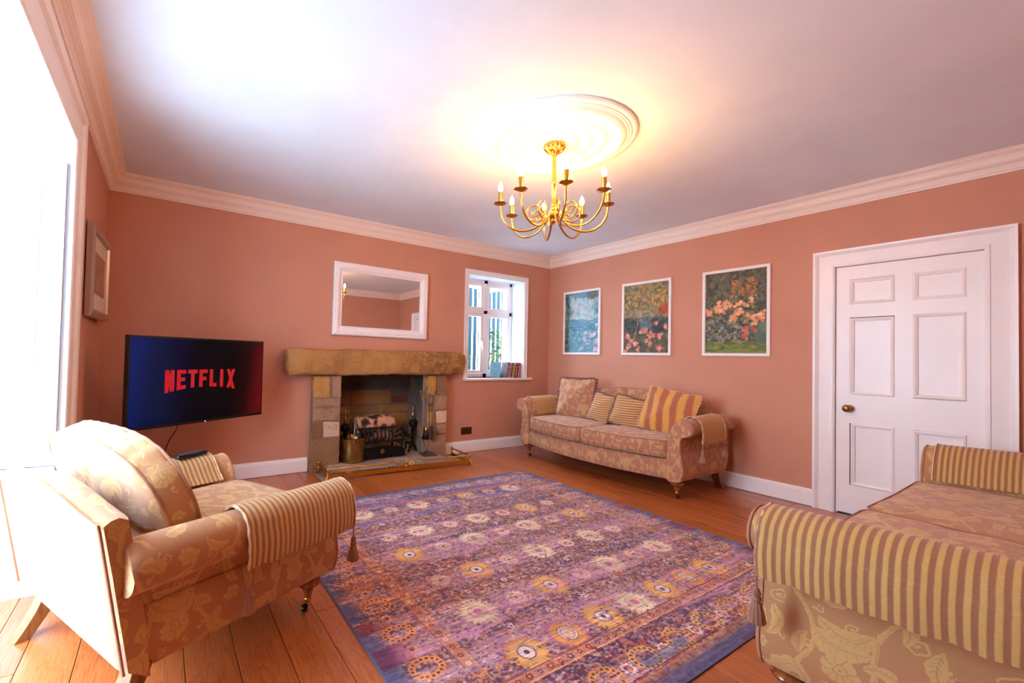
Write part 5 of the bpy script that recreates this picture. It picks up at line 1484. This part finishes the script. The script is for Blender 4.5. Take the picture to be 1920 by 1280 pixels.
# the long sofa under the prints
SB = dict(loc=(-.905, -1.425, 0), rz=-PI/2)
SBW, SBD, SBH = 1.69, .80, .69
seat_furniture('sofa', 'rose and gold damask sofa with bowed front under the three framed prints', 'sofa', SB['loc'], SB['rz'], SBW, SBD, SBH, 2, .12, .84, .66, M['damask_big'], 'sofa', seat_h=.50, loose_h=.87, rake=.06)
arm_cover('fine striped gold arm cover on the near right arm of the sofa under the prints', SB['loc'], SB['rz'], SBW, SBH, 1, .13, .50, M['stripe_fine'], 'striped covers on the sofa arms under the prints', hang=.06, D=SBD)
arm_cover('fine striped gold arm cover on the far left arm of the sofa under the prints', SB['loc'], SB['rz'], SBW, SBH, -1, .13, .50, M['stripe_fine'], 'striped covers on the sofa arms under the prints', hang=.06, D=SBD)
# the sofa in front of the door
SR = dict(loc=(-1.72, -3.735, 0), rz=PI)
SRW, SRD = 2.02, .83
seat_furniture('sofa', 'gold damask sofa cut off by the right edge, its back to the camera wall', 'sofa', SR['loc'], SR['rz'], SRW, SRD, SBH, 2, .0, .80, .66, M['damask'], 'sofa', seat_h=.50, loose_h=.84, rake=.04)
arm_cover('broad striped arm cover on the near arm of the foreground sofa', SR['loc'], SR['rz'], SRW, SBH, 1, .035, .66, M['stripe'], 'striped covers on the foreground sofa arms', hang=.05, D=SRD)
arm_cover('broad striped arm cover on the far arm of the foreground sofa, by the door', SR['loc'], SR['rz'], SRW, SBH, -1, .05, .66, M['stripe'], 'striped covers on the foreground sofa arms', hang=.05, D=SRD)
# the armchair by the window recess
AC = dict(loc=(-4.10, -2.015, 0), rz=math.radians(115))
ACW, ACD, ACH = .66, .85, .578
seat_furniture('armchair', 'cream and rose damask armchair with a big loose back cushion by the window recess', 'armchair', AC['loc'], AC['rz'], ACW, ACD, ACH, 1, .05, .725, .67, M['damask'], 'chair', seat_h=.47, loose_h=.855, rake=.10, arm_full=True)
arm_cover('gold striped arm cover on the near arm of the armchair', AC['loc'], AC['rz'], ACW, ACH, -1, -.035, .49, M['stripe'], 'striped covers on the armchair arms', hang=.045, inner_z=.46, D=ACD)
arm_cover('sunlit striped arm cover on the far arm of the armchair, under the remote control', AC['loc'], AC['rz'], ACW, ACH, 1, .06, .52, M['stripe'], 'striped covers on the armchair arms', hang=.08, inner_z=.46, D=ACD)

# scatter cushions on the long sofa; local x along the width, z up, y thickness
def pillow(label, loc, rz, lean, w, h, t, mat, trim, roll=0.0, seed=1, group='scatter cushions on the sofa under the prints', trim_r=.011, pinch=.05):
    root = thing('throw_pillow', label, 'cushion', loc, rz, group)
    Rm = Matrix.Rotation(-lean, 3, 'X') @ Matrix.Rotation(roll, 3, 'Y')
    ol = rect_outline(w, h, .03, 10, pinch=pinch)
    def fm(a, c, d):
        p = Rm @ Vector((a, -d, c)); return p
    b = cushion_bm(ol, .012, fm, crown=t/2, rings=12, p=1.7, seed=seed, puff=.010, side=2)
    o = obj('cushion_body', b, mat, root, smooth='all')
    pts = resample([tuple(fm(a*1.01, c*1.01, 0)) for a, c in ol], .010, closed=True)
    rad = [trim_r*(1+.35*math.sin(i*1.9)+.2*MN.noise(Vector((i*.7, seed, 0)))) for i in range(len(pts))]
    b = BM(); tube(b, pts, rad, 7, closed=True); obj('fringe' if trim == 'fringe' else 'rope_trim', b, M[trim], root, smooth=True)
    return root
def sofaB(x, y, z):   # local sofa coordinates -> world
    v = Matrix.Rotation(SB['rz'], 3, 'Z') @ Vector((x, y, z)); return (v.x+SB['loc'][0], v.y+SB['loc'][1], v.z)
pillow('large square damask cushion with a dark fringe at the left end of the sofa', sofaB(-.53, .44, .725), -PI/2+.10, .22, .50, .47, .17, M['damask_big'], 'fringe', roll=-.02, seed=1, trim_r=.016)
pillow('small ribbed gold cushion with a fringe, left of the small pair', sofaB(-.14, .40, .65), -PI/2-.12, .30, .30, .32, .13, M['stripe_pillow_h'], 'fringe', roll=.16, seed=2)
pillow('small ribbed gold cushion with a fringe, right of the small pair', sofaB(.20, .38, .645), -PI/2+.14, .30, .34, .32, .13, M['stripe_pillow_h'], 'fringe', roll=.20, seed=3)
pillow('large cushion in broad red and gold stripes at the right end of the sofa', sofaB(.62, .40, .695), -PI/2+.12, .38, .50, .44, .15, M['stripe_wide'], 'rope', roll=.16, seed=4, trim_r=.006)

# remote control on the far arm of the armchair
c, s = math.cos(AC['rz']), math.sin(AC['rz'])
lx, ly = ACW/2+.125, .165
t = thing('remote_control', 'black remote control lying on the far arm of the armchair', 'remote control', (AC['loc'][0]+c*lx-s*ly, AC['loc'][1]+s*lx+c*ly, ACH+.021), AC['rz']+PI/2+.15)
b = BM(); box(b, -.085, .085, -.022, .022, 0, .018, bev=.006); obj('casing', b, M['black'], t, smooth=True)
b = BM()
for i in range(10):
    for j in range(3): box(b, -.07+i*.0145, -.07+i*.0145+.009, -.015+j*.0115, -.015+j*.0115+.007, .017, .0205)
obj('button', b, pbr('remote_buttons', srgb(60, 66, 84), .5), t)
